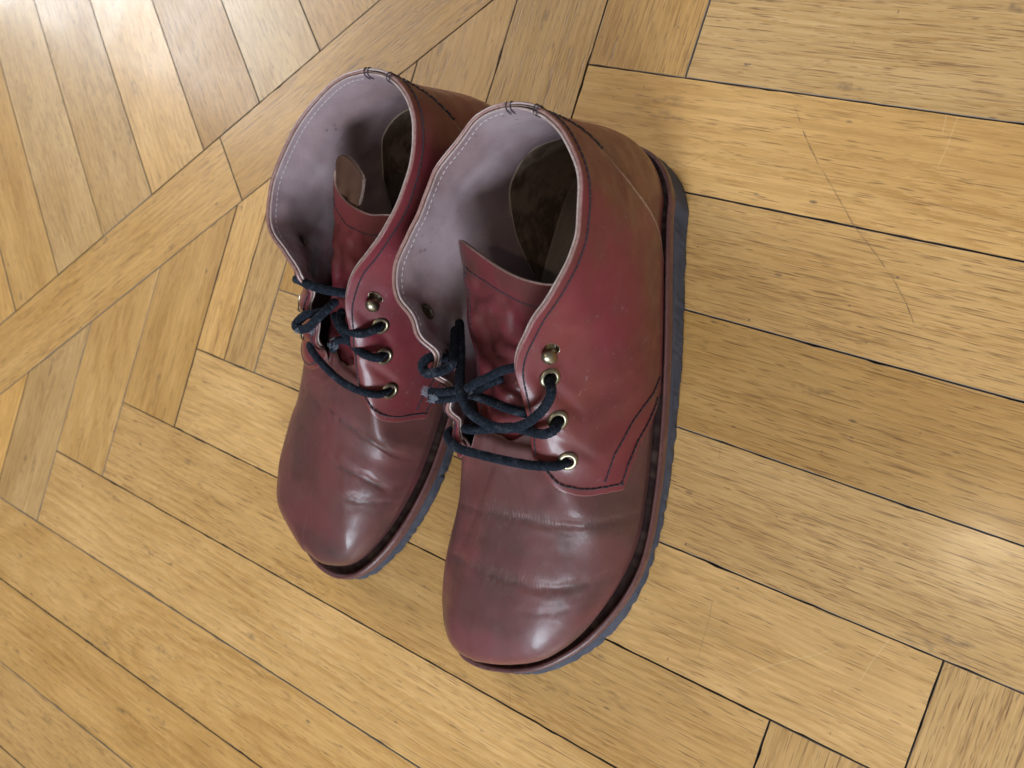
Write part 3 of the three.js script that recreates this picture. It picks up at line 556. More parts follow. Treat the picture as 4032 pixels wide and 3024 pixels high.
function makeBoot(side, place) {
  const m = side === 'left' ? 1 : -1, L = makeLast(side), seed = side === 'left' ? 1.7 : 5.3;
  const boot = new THREE.Group();
  boot.name = numbered('leather_boot');
  boot.position.set(...place.at); boot.rotation.y = place.turn;
  boot.userData = { label: place.label, category: 'boot', group: 'pair of red leather lace-up boots' };
  scene.add(boot);
  const S = (s, outer) => (outer ? s : -s);
  const grid = (ns, nt, at) => { const P = [], N = []; for (let i = 0; i <= ns; i++) { P.push([]); N.push([]); for (let j = 0; j <= nt; j++) { const [s, t] = at(i / ns, j / nt); P[i].push(L.point(s, t)); N[i].push(L.normal(s, clamp(t, 0.012, 0.988))); } } return [P, N]; };
  const eyes = ['outer', 'inner'].flatMap((w) => EYES[side][w].map(([s, t], k) => { const q = S(s, w === 'outer'); return { w, k, s: q, t, p: L.point(q, t), n: L.normal(q, t), up: V.unit(V.sub(L.point(q, t + 0.02), L.point(q, t - 0.02))) }; }));
  for (const e of eyes) { e.fore = V.unit(V.cross(e.up, e.n)); if (e.fore[2] < 0) e.fore = e.fore.map((v) => -v); }
  const hole = (p) => eyes.some((e) => { const d = V.sub(p, e.p), a = d[0] * e.up[0] + d[1] * e.up[1] + d[2] * e.up[2], b = d[0] * e.fore[0] + d[1] * e.fore[1] + d[2] * e.fore[2], c = d[0] * e.n[0] + d[1] * e.n[1] + d[2] * e.n[2]; return Math.abs(c) < 6 && (e.k ? a * a + b * b < 2.5 ** 2 : (a / 4.0) ** 2 + ((b + 0.6) / 2.3) ** 2 < 1); });
  // ---- the vamp: from the welt over the toes to the throat
  {
    const field = creaseField(side), ns = 400, nt = 150, wear = [], lines = [];
    const top = smoothTable([[0, 0], [0.15, 0.02], [0.18, 0.1], [0.2, 0.18], [0.23, 0.34], [0.255, 0.5], [0.272, 0.66], [0.288, 0.84], [0.302, 0.97], [0.31, 1], [1, 1]]);
    const [P, N] = grid(ns, nt, (a, b) => { const s = 0.155 + 0.69 * a, q = Math.min(s, 1 - s); return [s, lerp(b, Math.min(1, b / 0.88), smooth(0.316, 0.34, q)) * clamp(top(q))]; });
    for (let i = 0; i <= ns; i++) for (let j = 0; j <= nt; j++) { const s = 0.155 + (0.69 * i) / ns, w = smooth(0.316, 0.34, Math.min(s, 1 - s)), e = 17 * w * clamp((j / nt - 0.88) / 0.12); if (e > 0) { P[i][j] = V.add(P[i][j], [0, 0.43, -0.9], e); N[i][j] = V.unit(V.mix(N[i][j], [0, 0.9, 0.43], Math.min(1, e / 4))); } }
    for (let i = 0; i <= ns; i++) { wear.push([]); lines.push([]); for (let j = 0; j <= nt; j++) {
      const p = P[i][j], [h, w, darkLine] = field(p[0], p[2]), s = 0.155 + (0.69 * i) / ns, t = (j / nt) * clamp(top(Math.min(s, 1 - s))), edge = smooth(0, 0.16, t) * smooth(110, 160, p[2]);
      P[i][j] = V.add(p, N[i][j], h * edge - 0.9 * smooth(0.1, 0.0, t)); wear[i].push(w); lines[i].push(darkLine);
    } }
    const vamp = add('vamp', sheet(P, N, { up: 0, down: 1.6, m, roundEdge: 0.3, look: (p, i, j, f) => {
      if (f < 0.9) return f < 0 ? suedeBrown(p, seed) : V.mix(pale(p), [0.1, 0.03, 0.03], 0.6);
      const w = wear[i][j], behind = smooth(30, 0, p[2] - 172) * 0.8, toeDark = Math.exp(-(((p[0] + 24) / 9) ** 2) - ((p[2] - 264) / 9) ** 2) * (0.6 + 0.8 * noise3(p[0] * 0.3, p[1] * 0.3, p[2] * 0.3));
      let q = ox(p, seed, 1.15 + 0.7 * behind + 0.7 * w - 0.7 * smooth(240, 275, p[2]));
      const fold = lines[i][j];
      q = V.mix(q, V.mix([0.125, 0.046, 0.044], [0.075, 0.036, 0.032], smooth(0.4, 0.65, fbm3(p[0] * 0.045 + seed, p[1] * 0.05, p[2] * 0.045, 4))), 0.62);
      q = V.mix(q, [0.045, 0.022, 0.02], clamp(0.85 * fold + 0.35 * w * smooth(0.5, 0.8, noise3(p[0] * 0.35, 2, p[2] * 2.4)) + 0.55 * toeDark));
      return V.mix(q, [0.24, 0.15, 0.15], 0.14 * w * smooth(0.66, 0.9, noise3(p[0] * 1.3, 5, p[2] * 1.9)));
    } }), VAMP_LEATHER, boot);
    const pos = vamp.geometry.attributes.position, top2 = new Float32Array(pos.count * 2);
    for (let i = 0; i < pos.count; i++) { top2[i * 2] = (pos.getX(i) * m) / 0.16 + 0.5; top2[i * 2 + 1] = pos.getZ(i) / 0.32; }
    vamp.geometry.setAttribute('uv1', new THREE.BufferAttribute(top2, 2));
  }
  // ---- quarters: the two side panels that carry the eyelets
  const fronts = { outer: smoothTable(FRONTS.outer), inner: smoothTable(FRONTS.inner) }, seam = smoothTable(SEAM), wave = quarterWave(side, seed);
  for (const outer of [true, false]) {
    const ns = 230, nt = 150, front = fronts[outer ? 'outer' : 'inner'];
    const [P, N] = grid(ns, nt, (a, b) => { const t = b, f = 1 - (1 - a) * (1 - a) * 0.25 - (1 - a) * 0.75; return [S(lerp(front(t), seam(t), f), outer), t]; });
    for (let i = 0; i <= ns; i++) for (let j = 0; j <= nt; j++) {
      const p = P[i][j], t = j / nt;
      P[i][j] = V.add(p, N[i][j], wave(p, t, outer));
    }
    add('quarter', sheet(P, N, { up: 1.75, down: -0.15, m, flip: outer, hole, roundEdge: 0.55, look: (p, i, j, f) => {
      if (i > ns - 4 && f > -0.2) return V.mix(V.mix([0.5, 0.4, 0.4], [0.28, 0.17, 0.16], noise3(p[0] * 0.8, p[1] * 0.8, p[2] * 0.8)), ox(p, seed, 0.6), (i === ns ? 0.05 : 0.4) + 0.5 * smooth(0.56, 0.72, j / nt));
      if (f < 0.2) return V.mix(pale(p), [0.2, 0.06, 0.06], 0.45);
      const t = j / nt, low = smooth(0.35, 0.0, t);
      let q = ox(p, seed + 20, 0.1 + 0.3 * low * smooth(120, 60, p[2]));
      if (f < 0.9) q = V.mix(q, pale(p), 0.35);
      return q;
    } }), LEATHER, boot);
  }
  // ---- heel counter with the strap up the back seam
  {
    const [P, N] = grid(150, 120, (a, b) => { const w = seam(b) + 0.006; return [lerp(-w, w, a), b]; });
    for (let i = 0; i <= 150; i++) for (let j = 0; j <= 120; j++) P[i][j] = V.add(P[i][j], N[i][j], 0.8 * (noise3(P[i][j][0] * 0.09, P[i][j][1] * 0.09, P[i][j][2] * 0.09 + seed) - 0.5) * smooth(0, 0.2, j / 120));
    add('heel_counter', sheet(P, N, { up: 0.45, down: -0.1, m, look: (p, i, j, f) => (f < 0.5 ? pale(p) : ox(p, seed + 40, 0.2 + 0.5 * smooth(0.45, 0.6, fbm3(p[0] * 0.05, p[1] * 0.05, p[2] * 0.05, 3)))) }), LEATHER, boot);
    const strap = grid(14, 12, (a, b) => [lerp(-0.0165, 0.0165, a), lerp(0.93, 1, b)]);
    add('back_strap', sheet(strap[0], strap[1], { up: 1.75, down: -0.7, m, look: (p, i, j, f) => (f < 0.5 ? V.mix(pale(p), [0.5, 0.42, 0.42], 0.4) : V.mix(ox(p, seed + 60, 0.4), [0.4, 0.3, 0.3], 0.5 * smooth(0.55, 0.75, noise3(p[0] * 0.5, p[1] * 0.5, p[2] * 0.5)))) }), LEATHER, boot);
  }
  // ---- lining
  {
    const ns = 330, nt = 110;
    const reach = smoothTable([[0, 0.165], [0.12, 0.205], [0.25, 0.24], [0.4, 0.268], [0.6, 0.288], [0.8, 0.3], [1.01, 0.302]]);
    const [P, N] = grid(ns, nt, (a, b) => { const t = lerp(0.03, 0.997, b), e = reach(t); return [lerp(-e, e, a), t]; });
    const nearSide = (i) => (i > ns / 2) === (side === 'left');
    for (let i = 0; i <= ns; i++) for (let j = 0; j <= nt; j++) {
      const p = P[i][j], t = lerp(0.03, 0.997, j / nt), bag = -(2.0 * noise3(p[0] * 0.035 + seed, p[1] * 0.016, p[2] * 0.045) + 0.5 * noise3(p[0] * 0.2, p[1] * 0.1, p[2] * 0.2 + seed)) * smooth(0, 0.15, t) * smooth(1, 0.84, t) * eyes.reduce((a, e) => (e.k ? a : a * smooth(4, 13, V.len(V.sub(p, e.p)))), 1);
      P[i][j] = V.add(p, N[i][j], wave(p, t, i > ns / 2) * smooth(0.13, 0.19, Math.abs(2 * i / ns - 1) + t * 0.3) + bag - 0.1);
    }
    add('lining', sheet(P, N, { up: 0, down: 1.1, m, flip: true, hole, roundEdge: 0.4, look: (p, i, j, f) => (f > -0.9 && (nearSide(i) || f > -0.4) ? V.mix([0.44, 0.36, 0.33], [0.24, 0.15, 0.14], noise3(p[0] * 1.1, p[1] * 1.1, p[2] * 1.1)) : mauve(p, seed)) }), LINING, boot);
    const cup = smoothTable(CUP), [Q, M] = grid(120, 60, (a, b) => { const s = lerp(-0.1465, 0.1465, a); return [s, 0.02 + b * Math.max(0.015, cup(Math.abs(s)) - 0.02)]; });
    for (let i = 0; i <= 120; i++) for (let j = 0; j <= 60; j++) Q[i][j] = V.add(Q[i][j], M[i][j], -2.5);
    add('heel_lining', sheet(Q, M, { up: 0.6, down: 0.6, m, flip: true, look: (p, i, j, f) => (f > -0.9 ? [0.3, 0.25, 0.21] : suedeBrown(p, seed)) }), SUEDE, boot);
  }
  // ---- insole
  {
    const n = 120, k = 26, P = [], N = [];
    for (let i = 0; i <= n; i++) { P.push([]); N.push([]); for (let j = 0; j <= k; j++) {
      const o = outlineAt(i / n), c = [lerp(0, 4, smooth(60, 220, o.p[1])), clamp(o.p[1], 40, 235)], r = Math.max(0.02, j / k), d = insetAt(o.p[0], o.p[1], side) + 3.2;
      const x = lerp(c[0], o.p[0] - o.n[0] * d, r), z = lerp(c[1], o.p[1] - o.n[1] * d, r), cupped = 7 * smooth(120, 40, z) * Math.pow(r, 3) - 3 * smooth(90, 50, z);
      P[i].push([x, weltY(z) + 3 + cupped + 0.9 * (noise2(x * 0.08, z * 0.05, 71) - 0.5) - 1.1 * Math.exp(-(((x + 2 - 0.1 * (z - 60)) / 1.4) ** 2)) * smooth(40, 60, z), z]); N[i].push([0, 1, 0]);
    } }
    add('insole', sheet(P, N, { up: 0, down: 2, m, flip: true, look: (p) => V.mix(suedeBrown(p, seed + 3).map((v) => v * 0.6), [0.065, 0.04, 0.025], 0.5) }), new THREE.MeshPhysicalMaterial({ vertexColors: true, roughness: 0.5, bumpMap: tiled(napBump, 0.03), bumpScale: 0.00015 }), boot);
  }
  // ---- tongue
  {
    const T = TONGUES[side], top = curve(T.top), base = curve(T.base), ns = 110, nt = 110, P = [], N = [];
    for (let i = 0; i <= ns; i++) { P.push([]); for (let j = 0; j <= nt; j++) {
      const a = i / ns, b = j / nt, q = V.mix(base(a), top(a), Math.pow(b, 0.96)), w = smooth(0, 0.08, b) * smooth(1, 0.85, b);
      q[1] += -T.sag * Math.sin(Math.PI * b) * (0.6 + 0.4 * b) + w * (5.2 * (noise2(q[0] * 0.085, q[2] * 0.08, 90 + m) - 0.5) * smooth(0.95, 0.6, b) + 2.4 * (noise2(q[0] * 0.2, q[2] * 0.2, 93 + m) - 0.5)) + 1.3 * w * Math.exp(-(((q[0] + 9) / 3.6) ** 2) - ((q[2] - 103) / 3.4) ** 2);
      q[2] += 2.0 * w * (noise2(q[0] * 0.1, q[2] * 0.1, 97) - 0.5);
      P[i].push(q);
    } }
    for (let i = 0; i <= ns; i++) { N.push([]); for (let j = 0; j <= nt; j++) { const a = V.sub(P[Math.min(ns, i + 1)][j], P[Math.max(0, i - 1)][j]), b = V.sub(P[i][Math.min(nt, j + 1)], P[i][Math.max(0, j - 1)]); N[i].push(V.unit(V.cross(a, b).map((v) => -v))); } }
    const flipN = N[ns >> 2][nt >> 1][1] < 0;
    if (flipN) for (const r of N) for (let j = 0; j <= nt; j++) r[j] = r[j].map((v) => -v);
    add('tongue', sheet(P, N, { up: 0.9, down: 0.9, m, flip: !flipN, look: (p, i, j, f) => (f > 0.9 ? ox(p, seed + 80, 0.45 + 0.7 * smooth(0.48, 0.62, noise3(p[0] * 0.09, p[1] * 0.09, p[2] * 0.09))) : f < 0 ? V.mix(suedeBrown(p, seed).map((v) => v * 0.45), [0.07, 0.036, 0.022], 0.5) : V.mix(pale(p), [0.12, 0.05, 0.045], 0.35)) }), LEATHER, boot);
    add('tongue_backing', sheet(P, N, { up: -0.95, down: 1.15, m, flip: !flipN, roundEdge: 0.1, look: (p) => V.mix([0.06, 0.028, 0.017], [0.09, 0.045, 0.028], noise3(p[0] * 0.2, p[1] * 0.2, p[2] * 0.2)) }), SUEDE, boot);
    makeBoot.tongue = { P, N, ns, nt };
  }
  // ---- sole: rubber outsole, leather-coloured welt with a groove
  const loft = (rows, look, n = 720) => {
    const pts = [], uv = [], col = [], idx = [], w = rows.length;
    for (let i = 0; i <= n; i++) { const s = i / n, o = outlineAt(s); rows.forEach((r, k) => { const [d, y] = r(s, o.p), p = [o.p[0] + o.n[0] * d, y, o.p[1] + o.n[1] * d]; pts.push(p); uv.push([s * 0.76, k * 0.0032]); col.push(look(p, k)); if (i < n && k < w - 1) { const A = i * w + k; idx.push(A, A + 1, A + w, A + 1, A + w + 1, A + w); } }); }
    return toGeometry(pts, uv, col, idx, m);
  };
  const lift = (z) => 4 * smooth(225, 295, z), soleTop = (z) => weltY(z) - 7.5;
  const lug = (s, p) => { const k = s * 66 + 1.6 * noise2(s * 30, 1, 5), f = k - Math.floor(k), cut = smooth(0.0, 0.25, f) * smooth(0.7, 0.3, f); return 0.55 * cut * (0.15 + 1.2 * hash(Math.floor(k), 3, 9)) * smooth(105, 150, p[1]); };
  const batter = (p) => lerp(0.9, 3.2, smooth(200, 250, p[1]) * smooth(-40, 5, p[0])) + (side === 'left' ? (2.6 + 2 * smooth(215, 250, p[1])) * smooth(-12, -32, p[0]) * smooth(110, 170, p[1]) : 0);   // how far the sole's side leans in
  const rough = (s, q) => 0.5 * (noise2(s * 300, q, 31) - 0.5) + 0.7 * (noise2(s * 70, q, 32) - 0.5);
  add('outsole', loft([
    (s, p) => [-20, lift(p[1]) + 0.3], (s, p) => [-1.4 - 1.6 * lug(s, p) + rough(s, 1), lift(p[1]) + 0.05], (s, p) => [-0.4 - 1.9 * lug(s, p) + rough(s, 2), lift(p[1]) + 0.9],
    (s, p) => [0.25 - 0.25 * batter(p) - 1.5 * lug(s, p) + rough(s, 3), lerp(lift(p[1]), soleTop(p[1]), 0.32)], (s, p) => [0.2 - 0.5 * batter(p) - 0.7 * lug(s, p) + rough(s, 4), lerp(lift(p[1]), soleTop(p[1]), 0.55)],
    (s, p) => [-0.75 * batter(p) + 0.7 * rough(s, 5), lerp(lift(p[1]), soleTop(p[1]), 0.8)], (s, p) => [-0.95 * batter(p) + 0.4 * rough(s, 6), soleTop(p[1]) - 0.4], (s, p) => [-batter(p) - 0.6 + 0.3 * rough(s, 7), soleTop(p[1])], (s, p) => [-batter(p) - 4, soleTop(p[1])],
  ], (p) => { const a = fbm3(p[0] * 0.08, p[1] * 0.2, p[2] * 0.08, 3), b = noise3(p[0] * 0.9, p[1] * 0.9, p[2] * 0.9), chalk = smooth(0.78, 0.9, noise3(p[0] * 0.23 + seed, p[1] * 0.3, p[2] * 0.23)) * smooth(9, 4, p[1]); return V.mix(V.mix([0.040, 0.045, 0.066], [0.085, 0.085, 0.105], clamp(a + 0.4 * (b - 0.5))), [0.33, 0.33, 0.35], 0.5 * chalk * b); }), RUBBER, boot);
  const wide = (p) => lerp(1, 1.6, smooth(205, 262, p[1])), lip = (d, y, q) => (s, p) => [-batter(p) + (d < -0.75 ? (d + 0.7) * wide(p) - 0.7 : d) + 0.25 * rough(s, q), y(p[1])];
  add('welt', loft([
    (s, p) => [-batter(p) - 4, soleTop(p[1]) + 0.02], lip(-0.4, (z) => soleTop(z) + 0.05, 11), lip(0.05, (z) => soleTop(z) + 0.8, 12), lip(-0.1, (z) => weltY(z) - 2.6, 13), lip(-0.5, (z) => weltY(z) - 1.3, 14),
    lip(-1.1, (z) => weltY(z) - 0.8, 15), lip(-1.7, (z) => weltY(z) - 0.75, 16), lip(-2.1, (z) => weltY(z) - 1.1, 17), lip(-2.3, (z) => weltY(z) - 2, 18), lip(-2.35, (z) => weltY(z) - 3.8, 18),
  ], (p) => { const b = noise3(p[0] * 1.1, p[1] * 1.1, p[2] * 1.1), a = fbm3(p[0] * 0.12, p[1] * 0.3, p[2] * 0.12, 3); return V.mix(V.mix([0.12, 0.042, 0.04], [0.07, 0.027, 0.028], clamp(a * 1.3 - 0.15)), b > 0.83 ? [0.03, 0.015, 0.015] : [0.17, 0.08, 0.075], b > 0.83 ? 0.7 : 0.25 * b); }), LEATHER, boot);
  add('welt_groove', loft([(s, p) => [-batter(p) - 1.5, weltY(p[1]) - 3.5], (s, p) => [-batter(p) - 4, weltY(p[1]) - 3.2 + 0.3 * rough(s, 21)], (s, p) => [-12, weltY(p[1]) - 3.0 + 0.3 * rough(s, 22)], (s, p) => [-22, weltY(p[1]) - 3]], (p) => { const b = fbm3(p[0] * 0.4, p[1] * 0.4, p[2] * 0.4, 3); return V.mix([0.020, 0.009, 0.009], [0.055, 0.034, 0.027], smooth(0.45, 0.75, b)); }, 360), SUEDE, boot);
  // ---- eyelets and lace hooks
  const frame = (e, d) => { const M = new THREE.Matrix4(), f = e.fore.map((v, i) => (i ? v : v * m)), n = e.n.map((v, i) => (i ? v : v * m)), x = new THREE.Vector3(...f), z = new THREE.Vector3(...n), y = new THREE.Vector3().crossVectors(z, x).normalize(); x.crossVectors(y, z); M.makeBasis(x, y, z); const p = V.add(e.p, e.n, d); M.setPosition((p[0] * m) / 1000, p[1] / 1000, p[2] / 1000); return M; };
  const ringProfile = [[2.35, -3.2], [2.3, -0.5], [2.45, 0.55], [2.9, 1.0], [3.6, 1.05], [4.3, 0.75], [4.75, 0.2], [4.8, -0.1], [4.3, -0.25]].map(([a, b]) => new THREE.Vector2(a / 1000, b / 1000));
  const backProfile = [[2.35, -0.6], [2.5, -1.0], [3.2, -1.3], [3.9, -1.05], [4.1, -0.6]].map(([a, b]) => new THREE.Vector2(a / 1000, b / 1000));
  for (const e of eyes) {
    if (e.k) {
      const g = new THREE.LatheGeometry(ringProfile, 36).rotateX(Math.PI / 2), b = new THREE.LatheGeometry(backProfile, 28).rotateX(Math.PI / 2);
      b.translate(0, 0, -0.0028);
      add('eyelet', mergeGeometries([g, b]).applyMatrix4(frame(e, 1.75)), BRASS, boot);
    } else {                                 // an oval socket in the leather with a ball-headed tongue in front of it
      const socket = new THREE.LatheGeometry([[0.01, -2.6], [2.2, -2.6], [2.6, -2.0], [2.7, 0.1], [2.95, 0.25], [3.05, 0.05]].map(([a, b]) => new THREE.Vector2(a / 1000, b / 1000)), 32).rotateX(Math.PI / 2).scale(0.92, 1.5, 1);
      socket.translate(-0.0006, 0, 0);
      const ring = new THREE.TorusGeometry(0.0031, 0.00055, 8, 36).scale(1, 1.55, 1.1);
      ring.translate(-0.0006, 0, -0.0031);
      const ball = new THREE.SphereGeometry(0.0034, 28, 20).scale(0.92, 1.16, 0.72);
      ball.translate(0.0026, 0, 0.0026);
      const neck = new THREE.CapsuleGeometry(0.0013, 0.0032, 6, 12).rotateZ(Math.PI / 2).rotateY(0.9);
      neck.translate(0.0008, 0, 0.0004);
      const hook = add('lace_hook', mergeGeometries([socket.toNonIndexed(), ring.toNonIndexed(), neck.toNonIndexed()]).applyMatrix4(frame(e, 1.75)), BRASS, boot);
      add('hook_ball', ball.applyMatrix4(frame(e, 1.75)), BRASS, hook);
    }
  }
  // ---- stitching
  const dark = [], white = [];
  const stitch = (list, pts, nrm, pitch, thick, long, zig = 0) => {   // short thread loops along a line
    const f = curve(pts), g = curve(nrm), n = Math.floor(f.length_ / pitch);
    for (let k = 0; k < n; k++) {
      const t = (k + 0.5) / n, p = f(t), d = V.unit(V.sub(f(Math.min(1, t + 0.01)), f(Math.max(0, t - 0.01)))), nn = V.unit(g(t)), c = new THREE.CapsuleGeometry(thick / 1000, long / 1000, 3, 6);
      const y = new THREE.Vector3(d[0] * m, d[1], d[2]), z = new THREE.Vector3(nn[0] * m, nn[1], nn[2]), x = new THREE.Vector3().crossVectors(y, z).normalize();
      if (zig) y.addScaledVector(x, (k % 2 ? 1 : -1) * zig).normalize(), x.crossVectors(y, z).normalize();
      z.crossVectors(x, y);
      const M = new THREE.Matrix4().makeBasis(x, y, z).setPosition((p[0] * m) / 1000, p[1] / 1000, p[2] / 1000);
      list.push(c.applyMatrix4(M));
    }
  };
  const along = (list, off) => { const pts = [], nrm = []; for (const [s, t] of list) { const n = L.normal(s, clamp(t, 0.01, 0.99)), p = L.point(s, t), q = s - Math.round(s); pts.push(V.add(p, n, off + wave(p, t, q > 0))); nrm.push(n); } return [pts, nrm]; };
  for (const outer of [true, false]) {
    const rim = [], l1 = [], sm = [], inr = [], front = fronts[outer ? 'outer' : 'inner'], corner = outer ? 0.29 : 0.18, l1top = outer ? 0.445 : 0.3;
    for (let k = 0; k <= 90; k++) {
      const s = lerp(0.022, 0.305, k / 90), d = lerp(4.2, 2.6, smooth(0.2, 0.3, s)), len = V.len(V.sub(L.point(S(s, outer), 1), L.point(S(s, outer), 0.94))) / 0.06;
      rim.push([S(s, outer), 1 - d / len]);
      inr.push([S(s, outer), 1 - 3.2 / len]);
    }
    const edgePts = [], edgeN = [];          // 3 mm inside the front edge, all the way round the corner
    for (let k = 0; k <= 110; k++) {
      const t = lerp(0.985, 0.03, k / 110), s = S(front(t), outer), p = L.point(s, t), n = L.normal(s, t), d = V.unit(V.sub(L.point(S(front(t + 0.012), outer), t + 0.012), L.point(S(front(t - 0.012), outer), t - 0.012)));
      let q = V.unit(V.cross(n, d));
      const inn = V.sub(L.point(S(front(t) - 0.02, outer), t + (t < corner + 0.17 && t > corner ? 0.03 : 0)), p);
      if (q[0] * inn[0] + q[1] * inn[1] + q[2] * inn[2] < 0) q = q.map((v) => -v);
      edgePts.push(V.add(V.add(V.add(p, q, 2.9), n, 1.95), n, wave(p, t, outer))); edgeN.push(n);
    }
    stitch(dark, edgePts, edgeN, 3.0, 0.42, 2.0);
    const line1 = smoothTable(LINES[outer ? 'outer' : 'inner']);
    for (let k = 0; k <= 30; k++) { const t = lerp(l1top, 0.03, k / 30); l1.push([S(line1(t), outer), t]); }
    for (let k = 0; k <= 40; k++) { const t = lerp(0.99, 0.72, k / 40); sm.push([S(seam(t) - 0.0022, outer), t]); }
    for (const [list, pitch, thick, long] of [[rim, 3.0, 0.4, 2.0], [l1, 3.2, 0.44, 2.2]]) stitch(dark, ...along(list, 1.95), pitch, thick, long);
    stitch(dark, ...along(sm, 1.75), 2.2, 0.62, 1.3, 0.7);
    stitch(dark, ...along(sm.map(([s, t]) => [s - S(0.0042, outer), t]), 0.75), 2.2, 0.62, 0.5);
    if ((side === 'left') !== outer) stitch(white, ...along(inr.slice(0, 78), -1.35), 2.6, 0.2, 1.3);
  }
  for (const s0 of [-0.0165, -0.0125, 0.0125, 0.0165]) {   // bar tacks over the rim
    const pts = [], n = L.normal(s0, 0.98), p = L.point(s0, 1);
    for (const [a, b] of [[2.15, -4], [2.15, -0.5], [1.2, 0.75], [-0.6, 0.75], [-1.5, -0.6], [-1.5, -4]]) pts.push(V.add(V.add(p, n, a), [0, 1, 0], b));
    dark.push(tube(curve(pts), 0.25, m, { sides: 7, step: 0.5 }));
  }
  { // along the edge of the tongue
    const { P, N, ns, nt } = makeBoot.tongue, pts = [], nrm = [];
    const i0 = side === 'left' ? 9 : ns, i1 = side === 'left' ? ns : 4;
    if (side === 'left') for (let j = 20; j < nt - 12; j += 4) { pts.push(V.add(P[9][j], N[9][j], 1.0)); nrm.push(N[9][j]); }
    for (let k = 0; k <= 24; k++) { const i = Math.round(lerp(i0, side === 'left' ? ns - 3 : 6, k / 24)); if (side === 'right' && i > 78) continue; pts.push(V.add(P[i][nt - 10], N[i][nt - 10], 1.0)); nrm.push(N[i][nt - 10]); }
    stitch(dark, pts, nrm, 2.8, 0.3, 1.9);
  }
  const clean = (list) => mergeGeometries(list.map((g) => { const c = g.index ? g.toNonIndexed() : g; for (const k of Object.keys(c.attributes)) if (k !== 'position' && k !== 'normal') c.deleteAttribute(k); return c; }));
  add('dark_stitching', clean(dark), THREAD, boot).userData.kind = 'stuff';
  add('pale_stitching', clean(white), PALE_THREAD, boot).userData.kind = 'stuff';
  // ---- lace
  const strands = LACES[side].map((pts, k) => {
    const path = curve(pts), ph = k * 1.7;
    return tube(path, k === 4 || k === 5 ? 1.95 : 2.15, m, { sides: 22, step: 0.3,
      bulge: (a, l) => 0.07 * Math.sin(a * 4 + l * 1.9) * Math.sin(a * 4 - l * 1.9) + 0.10 * (noise3(Math.cos(a) * 1.6 + ph, Math.sin(a) * 1.6, l * 0.5) - 0.5) + 0.13 * (noise3(Math.cos(a) * 5, Math.sin(a) * 5 + ph, l * 2.6) - 0.5) + 0.1 * (noise3(Math.cos(a) * 9, Math.sin(a) * 9 + ph, l * 5) - 0.5),
      look: (q, a, l) => { const n = noise3(Math.cos(a) * 4 + ph, Math.sin(a) * 4, l * 2.2), d = smooth(0.55, 0.85, fbm3(q[0] * 0.3, q[1] * 0.3, q[2] * 0.3, 2)); return V.mix(V.mix([0.005, 0.007, 0.012], [0.021, 0.026, 0.037], n * n), [0.085, 0.095, 0.12], 0.5 * d * n); } });
  });
  const lace = add('shoelace', mergeGeometries(strands), LACE, boot);
  { // frayed ends and lint
    const fr = rng(side === 'left' ? 91 : 92), hairs = [];
    for (const [x, y, z, r] of FRAYS[side]) for (let k = 0; k < 110; k++) {
      const a = [x + (fr() - 0.5) * r * 2, y + (fr() - 0.5) * r * 1.4, z + (fr() - 0.5) * r * 2], d = V.unit([fr() - 0.6, fr() - 0.3, fr() - 0.5]), b = V.add(a, d, 0.4 + fr() * 0.6), c = V.add(V.add(b, d, 0.3 + 0.6 * fr()), [fr() - 0.5, fr() - 0.5, fr() - 0.5], 1.1);
      hairs.push(tube(curve([a, b, c]), 0.075 + 0.05 * fr(), m, { sides: 4, step: 0.6 }));
    }
    add('lint', clean(hairs), FUZZ, lace).userData.kind = 'stuff';
  }
  return boot;
}
makeBoot('left', { at: [0.400, 0, 0.0985], turn: (1.5 * Math.PI) / 180, label: 'worn red leather ankle boot with flat tongue, the one showing its whole outer side' });
makeBoot('right', { at: [0.3292, 0, 0.0953], turn: (-9.9 * Math.PI) / 180, label: 'worn red leather ankle boot with its tongue curled up inside, partly behind the other boot' });

// ---------------------------------------------------------------- the room's walls, ceiling, windows and lamp (outside the frame)
const PLASTER = new THREE.MeshStandardMaterial({ color: new THREE.Color().setRGB(0.3, 0.29, 0.28), roughness: 0.95 });
const FRAME_PAINT = new THREE.MeshStandardMaterial({ color: new THREE.Color().setRGB(0.78, 0.77, 0.75), roughness: 0.5 });
const structure = (name, w, h, d, x, y, z) => { const o = add(name, new THREE.BoxGeometry(w, h, d).translate(x, y, z), PLASTER); o.userData = { kind: 'structure' }; return o; };
structure('ceiling', 5.2, 0.2, 5.0, 0.35, 2.75, 0.15);
structure('wall_front', 5.2, 2.66, 0.2, 0.35, 1.32, 2.3);
structure('wall_back', 5.2, 2.66, 0.2, 0.35, 1.32, -2.0);
structure('wall_left', 0.2, 2.66, 4.1, -2.15, 1.32, 0.15);
structure('wall_right', 0.2, 2.66, 4.1, 2.85, 1.32, 0.15);
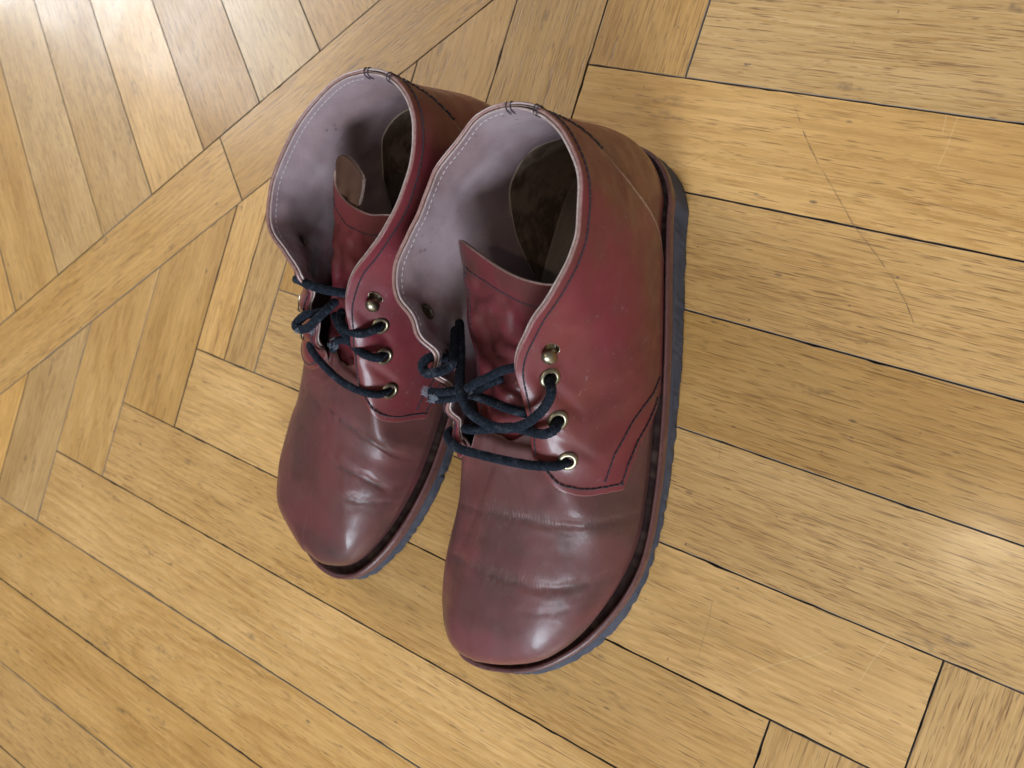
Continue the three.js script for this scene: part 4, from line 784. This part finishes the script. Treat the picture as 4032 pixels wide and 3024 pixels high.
function makeWindow(d, turn) {
  const o = new THREE.Group();
  o.name = numbered('window'); o.position.set(...d.at); o.rotation.y = turn;
  o.userData = { label: d.label, category: 'window' };
  scene.add(o);
  const t = 0.06, parts = [[d.w + 2 * t, t, 0, d.h / 2 + t / 2], [d.w + 2 * t, t, 0, -d.h / 2 - t / 2], [t, d.h, -d.w / 2 - t / 2, 0], [t, d.h, d.w / 2 + t / 2, 0], [0.05, d.h, 0, 0]];
  add('window_frame', mergeGeometries(parts.map(([a, b, x, y]) => new THREE.BoxGeometry(a, b, 0.07).translate(x, y, 0.02))), FRAME_PAINT, o);
  const c = new THREE.Color(...d.color);
  add('pane', new THREE.PlaneGeometry(d.w, d.h).translate(0, 0, -0.012), new THREE.MeshStandardMaterial({ color: 0x101214, emissive: c, emissiveIntensity: 1, roughness: 0.3 }), o);
  const l = new THREE.RectAreaLight(c, d.power, d.w, d.h);
  l.position.set(0, 0, -0.004); l.rotation.y = Math.PI;
  o.add(l);
  l.name = 'window_light';
}
makeWindow({ ...WINDOWS[0], at: [WINDOWS[0].at[0], WINDOWS[0].at[1], 2.17] }, Math.PI);
makeWindow({ ...WINDOWS[1], at: [-2.02, WINDOWS[1].at[1], WINDOWS[1].at[2]] }, Math.PI / 2);

{ // a lit pendant lamp over the floor beside the boots
  const o = new THREE.Group();
  o.name = 'pendant_lamp'; o.position.set(...LAMP.at);
  o.userData = { label: 'small lit pendant bulb hanging from the ceiling on a black cord', category: 'lamp' };
  scene.add(o);
  add('bulb', new THREE.SphereGeometry(0.035, 24, 16), new THREE.MeshStandardMaterial({ color: 0x222222, emissive: new THREE.Color(1, 0.82, 0.55), emissiveIntensity: 6 }), o);
  add('lamp_holder', new THREE.CylinderGeometry(0.016, 0.02, 0.05, 20).translate(0, 0.058, 0), THREAD, o);
  add('cord', new THREE.CylinderGeometry(0.003, 0.003, 2.65 - LAMP.at[1] - 0.08, 8).translate(0, (2.65 - LAMP.at[1] - 0.08) / 2 + 0.08, 0), THREAD, o);
  const l = new THREE.PointLight(new THREE.Color(1, 0.82, 0.55), LAMP.power);
  l.castShadow = true; l.shadow.radius = 1.7; l.name = 'makeLamp';
  l.name = 'pendant_light';
  o.add(l);
}

renderer.render(scene, camera);
